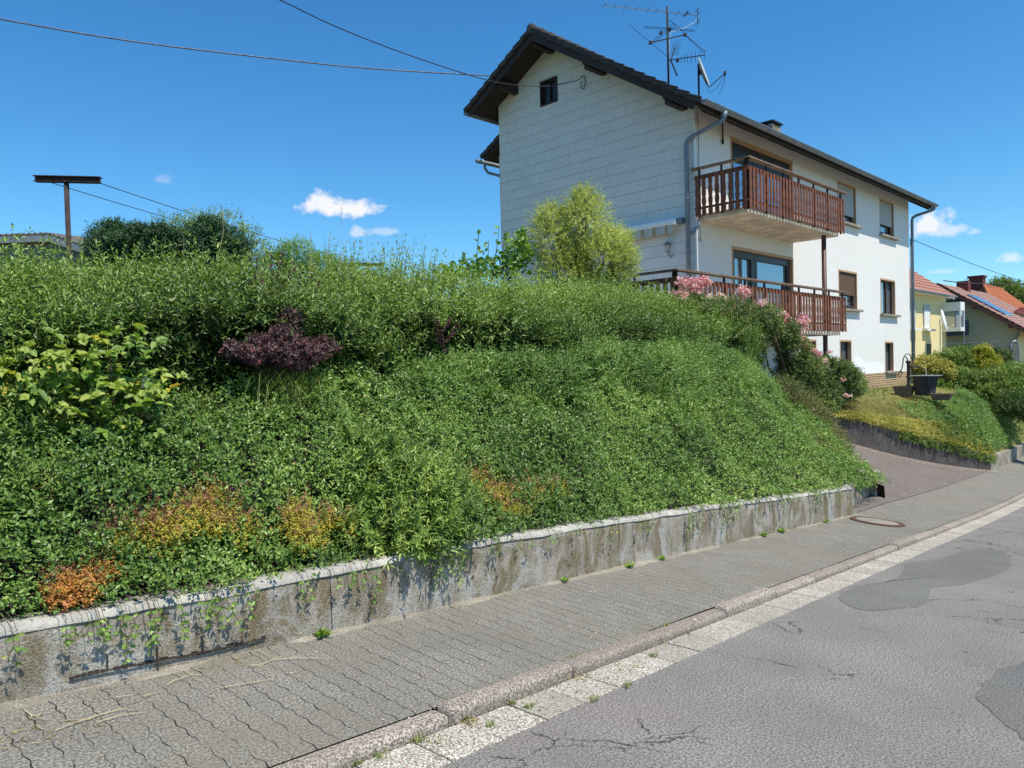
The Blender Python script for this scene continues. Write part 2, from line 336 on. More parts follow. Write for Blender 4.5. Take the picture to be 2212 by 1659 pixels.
# ---- siding: overlapping fibre cement shingles on the gable (object y along, z up)
def siding():
    n = N('fibre_cement_siding'); o = n.obj(); sx = n.n('ShaderNodeSeparateXYZ'); n.l(o, sx.inputs[0]); y, z = sx.outputs[1], sx.outputs[2]
    RH = .2765; zz = n.math('ADD', n.math('ADD', n.math('DIVIDE', z, RH), .42), n.math('MULTIPLY', n.noise(o, .6, 2), .05))
    row = n.math('FLOOR', zz); fz = n.math('FRACT', zz)
    wr = n.n('ShaderNodeTexWhiteNoise', noise_dimensions='1D'); n.l(row, wr.inputs['W'])
    yy = n.math('ADD', n.math('DIVIDE', y, .60), wr.outputs['Value']); cc = n.math('FLOOR', yy); fy = n.math('FRACT', yy)
    cv = n.n('ShaderNodeCombineXYZ'); n.l(row, cv.inputs[0]); n.l(cc, cv.inputs[1]); wh = n.n('ShaderNodeTexWhiteNoise', noise_dimensions='2D'); n.l(cv.outputs[0], wh.inputs[0])
    hj = n.math('MULTIPLY', n.rng(fz, .0, .055, 1, 0), n.rng(n.noise(o, 3, 3), .2, .6, .6, 1))
    vj = n.math('MULTIPLY', n.rng(fy, 0, .012, 1, 0), n.math('MULTIPLY', n.rng(wh.outputs['Value'], .25, .8), n.rng(n.noise(o, 5, 3), .4, .6)))
    st = n.noise(n.map(o, (1, 7, 1.1)), 3.0, 6, .6)
    base = n.ramp(st, [(.3, (.60, .605, .595)), (.7, (.70, .71, .70))]); base = n.mix(n.rng(wh.outputs['Value'], 0, 1, 0, .12), base, (.36, .37, .38))
    base = n.mix(n.rng(n.noise(n.map(o, (1, 3, .6)), 2.2, 6, .7), .58, .74, 0, .35), base, (.28, .285, .28))
    col = n.mix(n.math('MAXIMUM', hj, n.math('MULTIPLY', vj, .75)), base, (.035, .042, .055))
    h = n.math('SUBTRACT', n.math('MULTIPLY', fz, -.8), n.math('MULTIPLY', hj, 1.0)); n.bump(h, .6, .012)
    return n.fin(col, .75, 0, .25)
M['siding'] = siding()
def stucco(name, c, dark):
    n = N(name); o = n.obj(); st = n.noise(n.map(o, (9, 9, 1.6)), 6, 5, .65); b = n.noise(o, 60, 4, .7)
    col = n.ramp(st, [(.33, dark), (.55, c)]); col = n.mix(n.rng(n.noise(o, .5, 5, .6), .5, .7, 0, .25), col, tuple(x*.8 for x in c))
    n.bump(n.math('ADD', st, b), .55, .01); return n.fin(col, .9, 0, .2)
M['stucco'] = stucco('white_scratched_render', (.80, .785, .755), (.60, .58, .545))
M['stucco_p'] = stucco('repainted_render', (.86, .86, .85), (.80, .80, .79))
M['stucco_y'] = stucco('yellow_render', (.78, .66, .36), (.72, .60, .31))
M['stucco_b'] = stucco('beige_render', (.46, .44, .32), (.42, .40, .29))
def brick():
    n = N('ochre_clinker_tiles'); o = n.obj(); q = n.n('ShaderNodeTexBrick'); n.l(n.map(o, (1, 1, 1), (math.pi/2, 0, 0)), q.inputs[0]); q.inputs['Scale'].default_value = 1
    q.inputs['Brick Width'].default_value = .25; q.inputs['Row Height'].default_value = .077; q.inputs['Mortar Size'].default_value = .013
    q.inputs['Color1'].default_value = (.36, .21, .085, 1); q.inputs['Color2'].default_value = (.20, .10, .04, 1); q.inputs['Mortar'].default_value = (.55, .45, .30, 1); return n.fin(q.outputs[0], .6)
M['brick'] = brick()
M['tan'] = simple('tan_painted_band', (.50, .32, .20), .7, 0, .12)
M['frame'] = simple('dark_brown_frame', (.035, .020, .016), .5, 0, .25)
M['framedark'] = simple('blackish_frame', (.022, .018, .018), .4)
M['white'] = simple('white_plastic', (.78, .78, .78), .4, 0, .05)
M['shutter'] = simple('grey_roller_shutter', (.42, .42, .41), .6, 0, .1)
M['blind'] = simple('brown_blind', (.12, .075, .05), .85, 0, .35, 3, 0, .3, (1, 1, 12))
M['curtain'] = simple('curtain_cloth', (.55, .55, .52), .9, 0, .1)
def glass():
    n = N('window_glass'); n.b.inputs['IOR'].default_value = 1.5
    return n.fin((.36, .42, .47), .03, .75, .6)
M['glass'] = glass()
def wood(name, a, b, rough=.65):
    n = N(name); o = n.obj(); f = n.noise(n.map(o, (1, 1, .12)), 26, 6, .7); g = n.noise(o, 2.3, 5, .6)
    col = n.ramp(n.math('ADD', n.math('MULTIPLY', f, .6), n.math('MULTIPLY', g, .4)), [(.35, a), (.62, b)]); n.bump(f, .3, .004); return n.fin(col, rough, 0, .3)
M['wood'] = wood('reddish_brown_boards', (.095, .032, .016), (.235, .085, .042))
M['rail'] = wood('weathered_handrail', (.085, .045, .03), (.26, .18, .13))
M['beam'] = wood('dark_roof_timber', (.018, .013, .012), (.045, .03, .026))
M['tile'] = simple('dark_roof_tile', (.045, .038, .036), .8, 0, .45, 5, .3)
M['zinc'] = simple('zinc_gutter', (.20, .225, .25), .5, .35, .22, 4)
M['pipe'] = simple('grey_downpipe', (.17, .21, .26), .5, .2, .2, 4)
M['steel'] = simple('galvanised_steel', (.30, .30, .31), .45, .5, .2)
M['brownpost'] = simple('brown_steel_post', (.085, .042, .033), .5)
M['dish'] = simple('dish_paint', (.42, .46, .44), .5, 0, .1)
M['alu'] = simple('antenna_aluminium', (.55, .58, .65), .4, .4, .1)
M['darkmetal'] = simple('dark_metal', (.02, .022, .03), .6)
M['cablem'] = simple('black_cable', (.02, .022, .035), .6)
M['rust'] = simple('rusty_pole', (.042, .028, .024), .85, 0, .5, 12)
M['red_roof'] = simple('pink_red_roof_tiles', (.36, .165, .125), .8, 0, .2, 4, .2)
M['brn_roof'] = simple('brown_red_roof_tiles', (.33, .19, .16), .8, 0, .3, 6, .3)
M['org_roof'] = simple('orange_roof_tiles', (.38, .12, .045), .8, 0, .3, 5, .3)
M['chim'] = simple('dark_red_chimney', (.14, .03, .03), .8)
M['solar'] = simple('solar_panel', (.14, .19, .27), .2, .4)
M['blue'] = simple('blue_balcony', (.06, .085, .14), .6)
M['barrel'] = wood('grey_barrel_staves', (.025, .025, .027), (.085, .085, .085), .85)
M['trough'] = simple('stone_trough', (.13, .10, .085), .95, 0, .35, 9, .5)
M['iron'] = simple('cast_iron', (.035, .03, .032), .6, .3)
M['rustiron'] = simple('rusted_iron', (.13, .07, .055), .85, .1, .35, 20)
M['hedgefence'] = wood('fence_slats', (.12, .08, .055), (.24, .17, .12), .8)
M['awning'] = simple('white_awning_cassette', (.72, .74, .76), .4, 0, .05)
def stripes():
    n = N('awning_valance_cloth'); sx = n.n('ShaderNodeSeparateXYZ'); n.l(n.obj(), sx.inputs[0]); f = n.math('FRACT', n.math('MULTIPLY', sx.outputs[1], 3.0))
    return n.fin(n.ramp(f, [(.0, (.36, .27, .12)), (.12, (.42, .41, .36)), (.2, (.46, .45, .41)), (.8, (.40, .40, .37)), (.9, (.30, .22, .11))]), .9)
M['valance'] = stripes()
def lawnm():
    n = N('dry_lawn'); o = n.obj(); a = n.noise(o, 1.1, 6, .65); b = n.noise(o, 22, 4, .7)
    col = n.ramp(a, [(.3, (.11, .15, .035)), (.5, (.20, .20, .065)), (.7, (.29, .23, .10))]); col = n.mix(n.rng(b, .4, .65, 0, .5), col, (.09, .11, .03)); n.bump(b, 1, .04); return n.fin(col, .95, 0, .1)
M['lawn'] = lawnm()
M['corr'] = simple('corrugated_sheet', (.12, .11, .105), .8, 0, .3)
M['shedwall'] = simple('shed_wall', (.19, .18, .17), .9)
# ================================================================ GROUND, STREET
S_ = np.arange(-30, 120.01, .5)
def strip(name, svals, tvals, zf, mat, kind='structure'):
    s, t = np.meshgrid(svals, tvals); z = zf(s, t); P = W(s, t, z); return grid_obj(name, P, mat, np.stack([s, t], -1), kind=kind)
def cross(s): return .13+np.clip((np.asarray(s, float)-13)/2, 0, 1)*.07+np.clip((np.asarray(s, float)-15)/11, 0, 1)*.13
road = strip('road', S_, np.array([-14., -10, -6, -4, -2.5, -1.5, -.5, .5, 1.3, 2.0, 2.325]), lambda s, t: prof(s)+.012*(vn(s*.5, t*.5)-.5)*np.clip((2.3-t), 0, 1), M['asphalt'])
# everything else far around: one big sheet, a little below
gs = np.concatenate([np.arange(-400, -40, 60), np.arange(-40, 60, 4), np.arange(60, 900, 60)]).astype(float); gt = np.array([-600., -200, -60, -20, -14.2, 3.2, 4.6, 6.5, 9, 14, 30, 80, 200, 700])
def gz(s, t):
    base = SLOPE*np.clip(s, -40, 15)+np.where(s > 15, .0018*(np.clip(s, 15, 34)-15)**2+SLOPE*(np.clip(s, 15, 34)-15), 0)-np.clip(s-34, 0, 60)*.029
    pl = np.where(s < 14, 1.0, np.where(s < 27, -1.9, .25)); pl = np.where(s < -6, np.maximum(pl, base), pl); f = np.clip((t-4.4)/2.6, 0, 1); f = np.where((s > 14) & (s < 27) & (t < 9), 0, f)
    f = np.where(s > 44, 0, f)
    return (base-.35)*(1-f)+pl*f
ss, tt = np.meshgrid(gs, gt); zz = gz(ss, tt)
grid_obj('ground', W(ss, tt, zz), M['lawn'], np.stack([ss, tt], -1), smooth=False, kind='structure')
# gutter stones
mb = MB(); s = -4.0
while s < 46:
    L = .325; g = .002+.003*random.random(); dz = .006*(random.random()-.5); h = .05
    mb.bar(W(s+g, 2.452, prof(s)+.008+dz-h/2), W(s+L-g, 2.452, prof(s+L)+.008+dz-h/2), .262, h); s += L
g_ = mb.build('gutter_stones', M['gutter'], bevel=.004); tag(g_, kind='structure')
# kerb stones
mb = MB(); s = -3.57; raised = {6: .020, 7: .008, 9: .022, 14: .020, 15: .006}
k = 0
while s < 46:
    L = 1.0; g = .005; dz = raised.get(k, 0)+.003*random.random(); h = .16
    mb.bar(W(s+g, 2.655+.004*random.random(), prof(s)+.06+dz-h/2), W(s+L-g, 2.655+.004*random.random(), prof(s+L)+.06+dz-h/2), .132, h); s += L; k += 1
kb = mb.build('kerb', M['kerb'], smooth=False, bevel=.022); kb.modifiers['bevel'].width = .034; kb.modifiers['bevel'].segments = 4; tag(kb, kind='structure')
# pavement and driveway
pav = strip('pavement', np.arange(-4, 46.01, .25), np.array([2.722, 2.9, 3.1, 3.3, 3.5, 3.7, 3.84, 3.96]), lambda s, t: prof(s)+.055+(cross(s)-.055)*(t-2.722)/1.2+.006*(vn(s*1.3, t*2)-.5), M['paver'])
def drz(s, t): d = np.clip(t-3.9, 0, 4.2); return prof(s)+cross(s)+.2*d+.067*d*d
dr = strip('driveway', np.arange(13.0, 26.6, .4), np.array([3.93, 4.2, 4.6, 5., 5.5, 6, 6.5, 7, 7.6, 8.3]), lambda s, t: drz(s, t)+.006, M['paver_red'])
# rough mortar strip at the wall foot
strip('mortar_strip', np.arange(-4, 13.2, .04), np.array([3.83, 3.845, 3.86, 3.875, 3.89, 3.93]), lambda s, t: prof(s)+.055+(cross(s)-.055)*(t-2.722)/1.2+.001+(t-3.868)*.22+.022*(vn(s*3.1, t*9, 2)-.5)+.012*(vn(s*14, t*40, 3)-.5), M['mortar'])
# repaired asphalt, thin irregular sheets
def patch(pts, sd):
    c = np.mean(pts, 0); ring = []
    pts = np.array(pts); n = len(pts)
    for i in range(n):
        for f_ in np.arange(0, 1, .2):
            p0, p1, p2, p3 = pts[i-1], pts[i], pts[(i+1) % n], pts[(i+2) % n]
            q = .5*((2*p1)+(-p0+p2)*f_+(2*p0-5*p1+4*p2-p3)*f_**2+(-p0+3*p1-3*p2+p3)*f_**3)
            ring.append(q+(rng.random(2)-.5)*.05)
    ring = np.array(ring); R = [c+(ring-c)*k for k in (.02, .5, 1.0)]
    A = np.array([np.vstack([r, r[:1]]) for r in R]); z = prof(A[..., 0])+.012*(vn(A[..., 0]*.5, A[..., 1]*.5)-.5)*np.clip(2.3-A[..., 1], 0, 1)+.006
    z[2] -= .003
    return grid_obj('road_patch', W(A[..., 0], A[..., 1], z), M['patch'], A, kind='structure')
patch([(6.9, 2.22), (6.6, 1.95), (6.95, 1.7), (7.4, 1.62), (8.0, 1.78), (8.6, 1.55), (9.6, 1.38), (10.9, 1.42), (11.6, 1.62), (11.2, 1.95), (10.2, 2.05), (9.5, 2.24), (8.2, 2.1), (7.6, 2.26)], 1)
patch([(5.0, .82), (4.6, .66), (4.3, .42), (4.6, .1), (5.6, -.1), (6.4, .2), (6.2, .62), (5.6, .80)], 2)
# manhole in the pavement
mc = W(12.55, 3.42, 0); mc[2] = prof(12.55)+.055+.075*.58+.014
nrm = np.cross(DH+np.array([0, 0, SLOPE]), DT+np.array([0, 0, .062])); nrm /= np.linalg.norm(nrm)
mh = thing('manhole_cover', 'round rusty-rimmed manhole cover with pale concrete centre in the grey pavement', 'manhole cover', tuple(mc))
MB().lathe((0, 0, 0), [(.40, -.02), (.40, .006), (.375, .009), (.37, .004), (.345, .004), (.34, .010), (.315, .010)], 40, nrm).build('rim', M['rustiron'], mh)
MB().lathe((0, 0, 0), [(.314, .004), (.30, .009), (.15, .011), (.0, .011)], 40, nrm).build('cover_plate', M['mortar'], mh)
mb = MB(); rx = np.cross(nrm, (1, 0, 0)); rx /= np.linalg.norm(rx); ry = np.cross(nrm, rx)
for k in range(48):
    a = 2*math.pi*k/48; c = (rx*math.cos(a)+ry*math.sin(a)); mb.obb(c*.358+nrm*.007, c*.008, np.cross(nrm, c)*.012, nrm*.005)
mb.build('rim_studs', M['rustiron'], mh)

# ================================================================ LOW CONCRETE WALLS
def zwt(s): return SLOPE*np.asarray(s, float)+np.interp(s, [-5, .9, 2.2, 4.3, 7, 15], [.44, .47, .50, .57, .59, .60])
def wall_seg(s0, s1, par, first=False):
    sv = np.linspace(s0, s1, max(2, int((s1-s0)/.06)+1)); prof_t = []
    zt = zwt(sv)+.006*(vn(sv*4, 0)-.5)*2; zb = prof(sv)+cross(sv)
    rows = []
    hs_ = [(-.25, 0), (0.01, 0), (.12, .0), (.25, .0), (.45, .0), (.65, .0), (.82, 0), (.95, .002), (1., .012)]
    for f_, off in hs_:
        z = zb+(zt-zb)*f_ if f_ > 0 else zb-.3
        t = 3.9+off+.012*(vn(sv*3, f_*3, 1)-.5)+.006*(vn(sv*11, f_*7, 2)-.5)+np.where(f_ < .3, -.0, .0)
        rows.append(W(sv, t, z))
    rows.append(W(sv, 4.085, zt)); rows.append(W(sv, 4.09, zb-.3))
    P = np.array(rows); o = grid_obj('wall_section', P, M['concrete'], None, par, smooth=False)
    # bleached crumbly cap
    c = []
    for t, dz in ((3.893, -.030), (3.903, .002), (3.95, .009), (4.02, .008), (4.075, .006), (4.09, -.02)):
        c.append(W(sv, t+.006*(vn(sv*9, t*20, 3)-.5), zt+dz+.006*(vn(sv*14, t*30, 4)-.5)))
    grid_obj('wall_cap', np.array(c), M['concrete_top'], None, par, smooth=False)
    for e in (0, -1):
        q = P[:, e]; me = bpy.data.meshes.new('wall_end'); 
        m2 = MB(); m2.add([tuple(x) for x in q], [tuple(range(len(q)))]); m2.build('wall_end', M['concrete'], par, recalc=False)
rw = thing('retaining_wall', 'low weathered concrete wall between the pavement and the planted bank', 'wall')
for a, b in ((-4, .35), (.357, 2.66), (2.667, 5.9), (5.907, 9.6), (9.606, 13.0)): wall_seg(a, b, rw)
def blk(mb, s0, t0, s1, t1, th, z0, z1, zb0, zb1):
    a = W(s0, t0, 0); b = W(s1, t1, 0); d = (b-a)/np.linalg.norm(b-a); n = np.array([-d[1], d[0], 0]); v = []
    for z_a, z_b in ((zb0, zb1), (z0, z1)):
        for p, z in ((a, z_a), (b, z_b), (b+n*th, z_b), (a+n*th, z_a)): q = p.copy(); q[2] = z; v.append(q)
    mb.add(v, [(0, 3, 2, 1), (4, 5, 6, 7), (0, 1, 5, 4), (1, 2, 6, 5), (2, 3, 7, 6), (3, 0, 4, 7)]); return mb
e_ = lambda s, t: float(drz(s, t))
blk(MB(), 13.02, 4.02, 15.35, 4.32, .16, -.69, -.80, e_(13, 4)-.3, e_(15.3, 4.3)-.3).build('wall_return', M['concrete'], rw, bevel=.01)
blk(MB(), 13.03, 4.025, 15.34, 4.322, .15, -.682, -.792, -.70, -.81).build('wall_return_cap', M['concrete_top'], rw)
gp = thing('gate_pillar', 'short square concrete gate pillar at the left side of the driveway', 'pillar')
blk(MB(), 15.45, 4.22, 15.85, 4.27, .28, -.78, -.80, e_(15.4, 4.2)-.3, e_(15.8, 4.2)-.3).build('shaft', M['concrete'], gp, bevel=.02)
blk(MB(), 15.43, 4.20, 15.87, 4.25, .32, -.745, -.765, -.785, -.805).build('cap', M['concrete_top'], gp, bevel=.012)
# rebar lying bare in the first wall section
def onwall(x, y):
    s, z = on_t(x, y, 3.885); return W(s, 3.885, z)
rb = [onwall(x, y) for x, y in [(150, 1466), (230, 1449), (330, 1431), (430, 1412), (520, 1392), (575, 1378)]]
m = MB().tube([p+np.array([0, 0, .003*random.random()]) for p in rb], .0045, 6)
for x, y0, y1 in ((232, 1412, 1447), (340, 1396, 1428), (341, 1436, 1450), (437, 1378, 1404), (523, 1366, 1388)): m.tube([onwall(x, y0), onwall(x+.5, y1)], .003, 5)
m.build('rebar', M['rust'], rw)
# spalled groove around it, laid as flat near-black strips
m = MB()
for (a, b) in zip(rb[:-1], rb[1:]):
    for k in range(6):
        p = a+(b-a)*k/6; q = a+(b-a)*(k+1)/6; j = .006*random.random()
        if random.random() < .85: m.obb((p+q)/2+DT*.0125+np.array([0, 0, -.002+.008*random.random()]), (q-p)/2*random.uniform(.7, 1.1), DT*.004, np.array([0, 0, .003+j]))
m.build('spalled_groove', M['soil'], rw)
# far wall: along the street and up the driveway
fwl = thing('garden_wall', 'low concrete wall edging the far lawn from the driveway along the pavement', 'wall')
m = MB(); sv = [26.0, 28.4, 30.9, 33.6, 36.5, 40, 45]
for a, b in zip(sv[:-1], sv[1:]): blk(m, a+.01, 3.9, b-.01, 3.9, .16, float(prof(a)+cross(a)+.43), float(prof(b)+cross(b)+.43), float(prof(a))-.2, float(prof(b))-.2)
m.build('street_side', M['concrete'], fwl, bevel=.012)
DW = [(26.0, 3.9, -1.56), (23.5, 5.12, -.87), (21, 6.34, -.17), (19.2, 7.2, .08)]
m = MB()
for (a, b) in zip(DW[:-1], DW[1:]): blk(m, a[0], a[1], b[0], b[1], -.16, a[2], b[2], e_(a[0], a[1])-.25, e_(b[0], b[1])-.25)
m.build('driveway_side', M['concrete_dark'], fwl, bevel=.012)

# ================================================================ BANK (soil) AND LAWN
def th(s): s = np.asarray(s, float); return 4.05+(1.3-zwt(s))*.96
def zh(s): return np.interp(s, [-6, 11, 13, 15], [1.3, 1.3, 1.1, .75])
def bank_t(s, a): return 4.09+a*(th(s)-4.09)
def bank_z(s, a, lump=1.):
    zt = zwt(s); return zt+(zh(s)-zt)*a+.10*np.sin(np.pi*np.clip(a, 0, 1))*np.minimum(1, th(s)-4)+lump*.13*(vn(s*1.7, a*3+s*.3, 2)-.5)+lump*.05*(vn(s*5, a*7, 3)-.5)
sv = np.arange(-6, 15.01, .15); av = np.concatenate([np.linspace(0, 1, 12)])
ss, aa = np.meshgrid(sv, av); T = bank_t(ss, aa); Z = bank_z(ss, aa)-.055; Z[0] = zwt(sv)-.03
ext = [(t_, z_) for t_, z_ in ((.6, .05), (1.6, .2), (3., .3), (8, .35))]
T = np.vstack([T]+[(T[-1]+e)[None] for e, _ in ext]); Z = np.vstack([Z]+[(zh(sv)+q)[None] for _, q in ext]); SS = np.vstack([ss]+[sv[None]]*4)
# right end falls to the driveway
SS = np.hstack([SS, np.full((len(T), 1), 15.5)]); T = np.hstack([T, T[:, -1:]]); Z = np.hstack([Z, np.minimum(Z[:, -1:], np.array([[e_(15.5, t)+.25] for t in T[:, -1]]))])
SS = np.hstack([SS, np.full((len(T), 1), 15.6)]); T = np.hstack([T, T[:, -1:]]); Z = np.hstack([Z, np.array([[e_(15.6, t)-.1] for t in T[:, -1]])])
grid_obj('bank', W(SS, T, Z), M['soil'], None, kind='structure')
def on_bank(x, y):
    best = None
    for t in np.arange(4.0, 7.2, .01):
        s, z = on_t(x, y, t); a = (t-4.09)/(float(th(s))-4.09)
        if a > 1.02: break
        zz = float(bank_z(s, a)); 
        if z <= zz+.0: return s, t, zz, a
        best = (s, t, z, a)
    return best
# lawn: from wall edges to the house
E_ = np.array([(19.2, 7.2, .02), (20.1, 6.8, -.08), (21, 6.40, -.23), (22.3, 5.77, -.58), (23.5, 5.19, -.93), (24.8, 4.57, -1.28), (26, 4.0, -1.62), (27.5, 4.02, 0), (29, 4.02, 0), (31, 4.02, 0), (33, 4.02, 0), (36, 4.02, 0), (40, 4.02, 0), (45, 4.02, 0)])
for r in E_[7:]: r[2] = prof(r[0])+cross(r[0])+.37
H_ = np.array([(19.8, 7.9), (20.8, 7.82), (22, 7.75), (23.2, 7.68), (24.4, 7.6), (25.7, 7.5), (27, 7.45), (28.4, 7.35), (29.8, 7.28), (31.4, 7.4), (33.5, 11), (37, 12), (41, 12), (46, 12)])
Hz = np.array([.22, .28, .32, .35, .37, .38, .39, .41, .44, .50, .6, .6, .6, .6])
wv = np.array([0, .04, .08, .13, .2, .28, .38, .5, .65, .8, .9, 1.0])
A = E_[None, :, :2]*(1-wv[:, None, None])+H_[None]*wv[:, None, None]; dl = np.linalg.norm(H_-E_[:, :2], axis=1)[None]*wv[:, None]; dm = dl[-1:]
fz_ = (1-np.exp(-dl/.95))/(1-np.exp(-dm/.95)); LZ = E_[None, :, 2]+(Hz[None]-E_[None, :, 2])*fz_
def densify(G, k):
    n, m_ = G.shape; x = np.arange(m_); xi = np.linspace(0, m_-1, (m_-1)*k+1); return np.array([np.interp(xi, x, r) for r in G])
Ls, Lt, Lz = densify(A[..., 0], 5), densify(A[..., 1], 5), densify(LZ, 5)
Lz = Lz+.03*(vn(Ls*1.5, Lt*1.5)-.5)
grid_obj('lawn', W(Ls, Lt, Lz), M['lawn'], None, kind='structure')
def lawn_pts(n, i0, i1, w0, w1, lift=0., pw=1.):
    """random points on the lawn grid; i along its length 0..13, w across 0..1"""
    i = rng.uniform(i0, i1, n)*5; wq = w0+(w1-w0)*rng.random(n)**pw; j = np.interp(wq, wv, np.arange(len(wv)))
    i0_ = np.minimum(i.astype(int), Ls.shape[1]-2); j0 = np.minimum(j.astype(int), Ls.shape[0]-2); a = i-i0_; b = j-j0
    f_ = lambda G: (G[j0, i0_]*(1-a)+G[j0, i0_+1]*a)*(1-b)+(G[j0+1, i0_]*(1-a)+G[j0+1, i0_+1]*a)*b
    return W(f_(Ls), f_(Lt), f_(Lz)+lift)
# ================================================================ THE WHITE HOUSE  (local x = along the street front, y = back along the gable)
RZ = math.pi/2-HF_AZ
house = thing('house', 'white three-storey house with grey clad gable, dark tiled roof and wooden balconies above the hedge', 'house', tuple(C0), RZ)
def zr(v): return 7.14+(v+.69)*.6437 if v <= 4.25 else 10.32-(v-4.25)*.547
NR = (-.5413, .8409); NL = (.48, .8773)            # outward normals (v, z) of the two slopes
# gable wall with a hole for the little window, laid as strips
GW = (4.13, 4.66, 8.62, 9.20)
def wall_open(name, mat, org, ax, a0, a1, z0, z1, holes, depth, inn, parent, rev_mat=None):
    """plane wall with rectangular openings; org + ax*a + z ; reveals go 'depth' along inn"""
    A_ = sorted({a0, a1}|{h[0] for h in holes}|{h[1] for h in holes}); Z_ = sorted({z0, z1}|{h[2] for h in holes}|{h[3] for h in holes})
    org = np.array(org, float); ax = np.array(ax, float); inn = np.array(inn, float); P = lambda a, z, d=0: org+ax*a+np.array([0, 0, z])+inn*d; m = MB()
    for i in range(len(A_)-1):
        for j in range(len(Z_)-1):
            ca, cz = (A_[i]+A_[i+1])/2, (Z_[j]+Z_[j+1])/2
            if any(h[0] < ca < h[1] and h[2] < cz < h[3] for h in holes): continue
            m.add([P(A_[i], Z_[j]), P(A_[i+1], Z_[j]), P(A_[i+1], Z_[j+1]), P(A_[i], Z_[j+1])], [(0, 1, 2, 3)])
    o = m.build(name, mat, parent, recalc=False)
    for h in holes:
        r = MB(); c = [(h[0], h[2]), (h[1], h[2]), (h[1], h[3]), (h[0], h[3])]
        for k in range(4):
            a, b = c[k], c[(k+1) % 4]; r.add([P(*a), P(*b), P(*b, depth), P(*a, depth)], [(0, 1, 2, 3)])
        r.build('reveal', rev_mat or mat, o, recalc=False)
    return o
m = MB()
vs = [0, GW[0], 4.25, GW[1], 6.36]
for a, b in zip(vs[:-1], vs[1:]):
    top = lambda v: zr(v)-.14
    if GW[0] <= a and b <= GW[1]+1e-6:
        m.add([(0, a, -1), (0, b, -1), (0, b, GW[2]), (0, a, GW[2])], [(0, 1, 2, 3)]); m.add([(0, a, GW[3]), (0, b, GW[3]), (0, b, top(b)), (0, a, top(a))], [(0, 1, 2, 3)])
    else: m.add([(0, a, -1), (0, b, -1), (0, b, top(b)), (0, a, top(a))], [(0, 1, 2, 3)])
gwall = m.build('gable_wall', M['siding'], house, recalc=False)
mb = MB()
mb.add([(0, 6.36, -1), (15.2, 6.36, -1), (15.2, 6.36, 8.9), (0, 6.36, 8.9)], [(0, 1, 2, 3)])
mb.add([(15.2, 0, -1), (15.2, 6.36, -1), (15.2, 6.36, 9.0), (15.2, 4.25, 10.15), (15.2, 0, 7.4)], [(0, 1, 2, 3, 4)]); mb.build('rear_walls', M['stucco'], house, recalc=False)
OPN = dict(du=(1.78, 5.16, 4.82, 6.95), dl=(1.75, 5.10, 2.22, 4.26), ua=(8.44, 9.88, 5.76, 6.94), ub=(12.15, 13.50, 5.74, 6.92), la=(8.43, 9.88, 3.04, 4.20), lb=(12.12, 13.55, 2.98, 4.17),
           ba=(8.46, 9.32, 1.02, 2.00), bb=(12.50, 13.29, .97, 1.97), bc=(5.75, 6.60, 1.02, 2.0))
wall_open('front_wall', M['stucco'], (0, 0, 0), (1, 0, 0), 0, 15.2, .93, 7.42, list(OPN.values()), .17, (0, 1, 0), house, M['tan'])
# repainted strip low on the wall, brick plinth
mb = MB(); mb.add([(9.6, -.004, .94), (12.3, -.004, .94), (12.28, -.004, 1.22), (11.4, -.004, 1.33), (10.6, -.004, 1.30), (10.0, -.004, 1.52), (9.6, -.004, 1.55)], [tuple(range(7))]); mb.build('repainted_render', M['stucco_p'], house, recalc=False)
mb = MB().box((0, -.035, -1.2), (15.22, .1, .925)); mb.build('plinth', M['brick'], house)
# bands round the openings
def band(k, par):
    a, b, c, d = OPN[k]; w_ = .055 if k[0] != 'd' else .075
    MB().box((a-w_, -.004, d), (b+w_, .02, d+w_)).box((a-w_, -.004, c), (a, .02, d)).box((b, -.004, c), (b+w_, .02, d)).build('painted_band', M['tan'], par)
def frame_ring(m, a, b, c, d, y, th_=.06, dp=.06):
    m.box((a, y, c), (a+th_, y+dp, d)); m.box((b-th_, y, c), (b, y+dp, d)); m.box((a+th_, y+.001, c), (b-th_, y+dp-.001, c+th_)); m.box((a+th_, y+.001, d-th_), (b-th_, y+dp-.001, d))
def window(k, shutter=None, tilt=False, sill=True, dark=False, vertical=None, curtain=False):
    a, b, c, d = OPN[k]; m = MB(); frame_ring(m, a, b, c, d, .10, .055)
    if vertical: m.box((vertical-.05, .101, c+.05), (vertical+.05, .158, d-.05))
    wd = m.build('window', M['framedark' if dark else 'frame'], house); band(k, wd)
    m = MB(); m.box((a+.05, .150, c+.05), (b-.05, .156, d-.05)); m.build('pane', M['glass'], wd)
    if curtain: pass
    if sill:
        m = MB(); m.box((a-.12, -.13, c-.075), (b+.24, .09, c-.003)); m.build('sill', M['stone_sill'], wd, bevel=.006)
    if shutter:
        f_, mt = shutter; z0 = d-(d-c)*f_; m = MB(); n = int((d-z0)/.055)
        for i in range(n): zz0 = z0+(d-z0)*i/n; m.box((a+.03, .045, zz0+.004), (b-.03, .062, zz0+(d-z0)/n-.002)); 
        m.box((a+.03, .050, z0), (b-.03, .055, d-.001)); m.build('roller_shutter', M[mt], wd)
    if tilt:
        m = MB(); a2, b2, c2, d2 = a+.06, b-.06, c+.06, (d-(d-c)*shutter[0]+.25 if shutter else d-.06); L = d2-c2; s_ = math.sin(.17); th_ = .07
        for (p, q, r_, t_) in ((a2, a2+th_, 0, L), (b2-th_, b2, 0, L), (a2+th_, b2-th_, 0, th_)):
            m.obb(((p+q)/2, .09-(r_+t_)/2*s_*.0+(r_+t_)/2*s_, c2+(r_+t_)/2), ((q-p)/2, 0, 0), (0, .022, 0), (0, (t_-r_)/2*s_, (t_-r_)/2))
        m.build('tilted_sash', M['frame'], wd)
    return wd
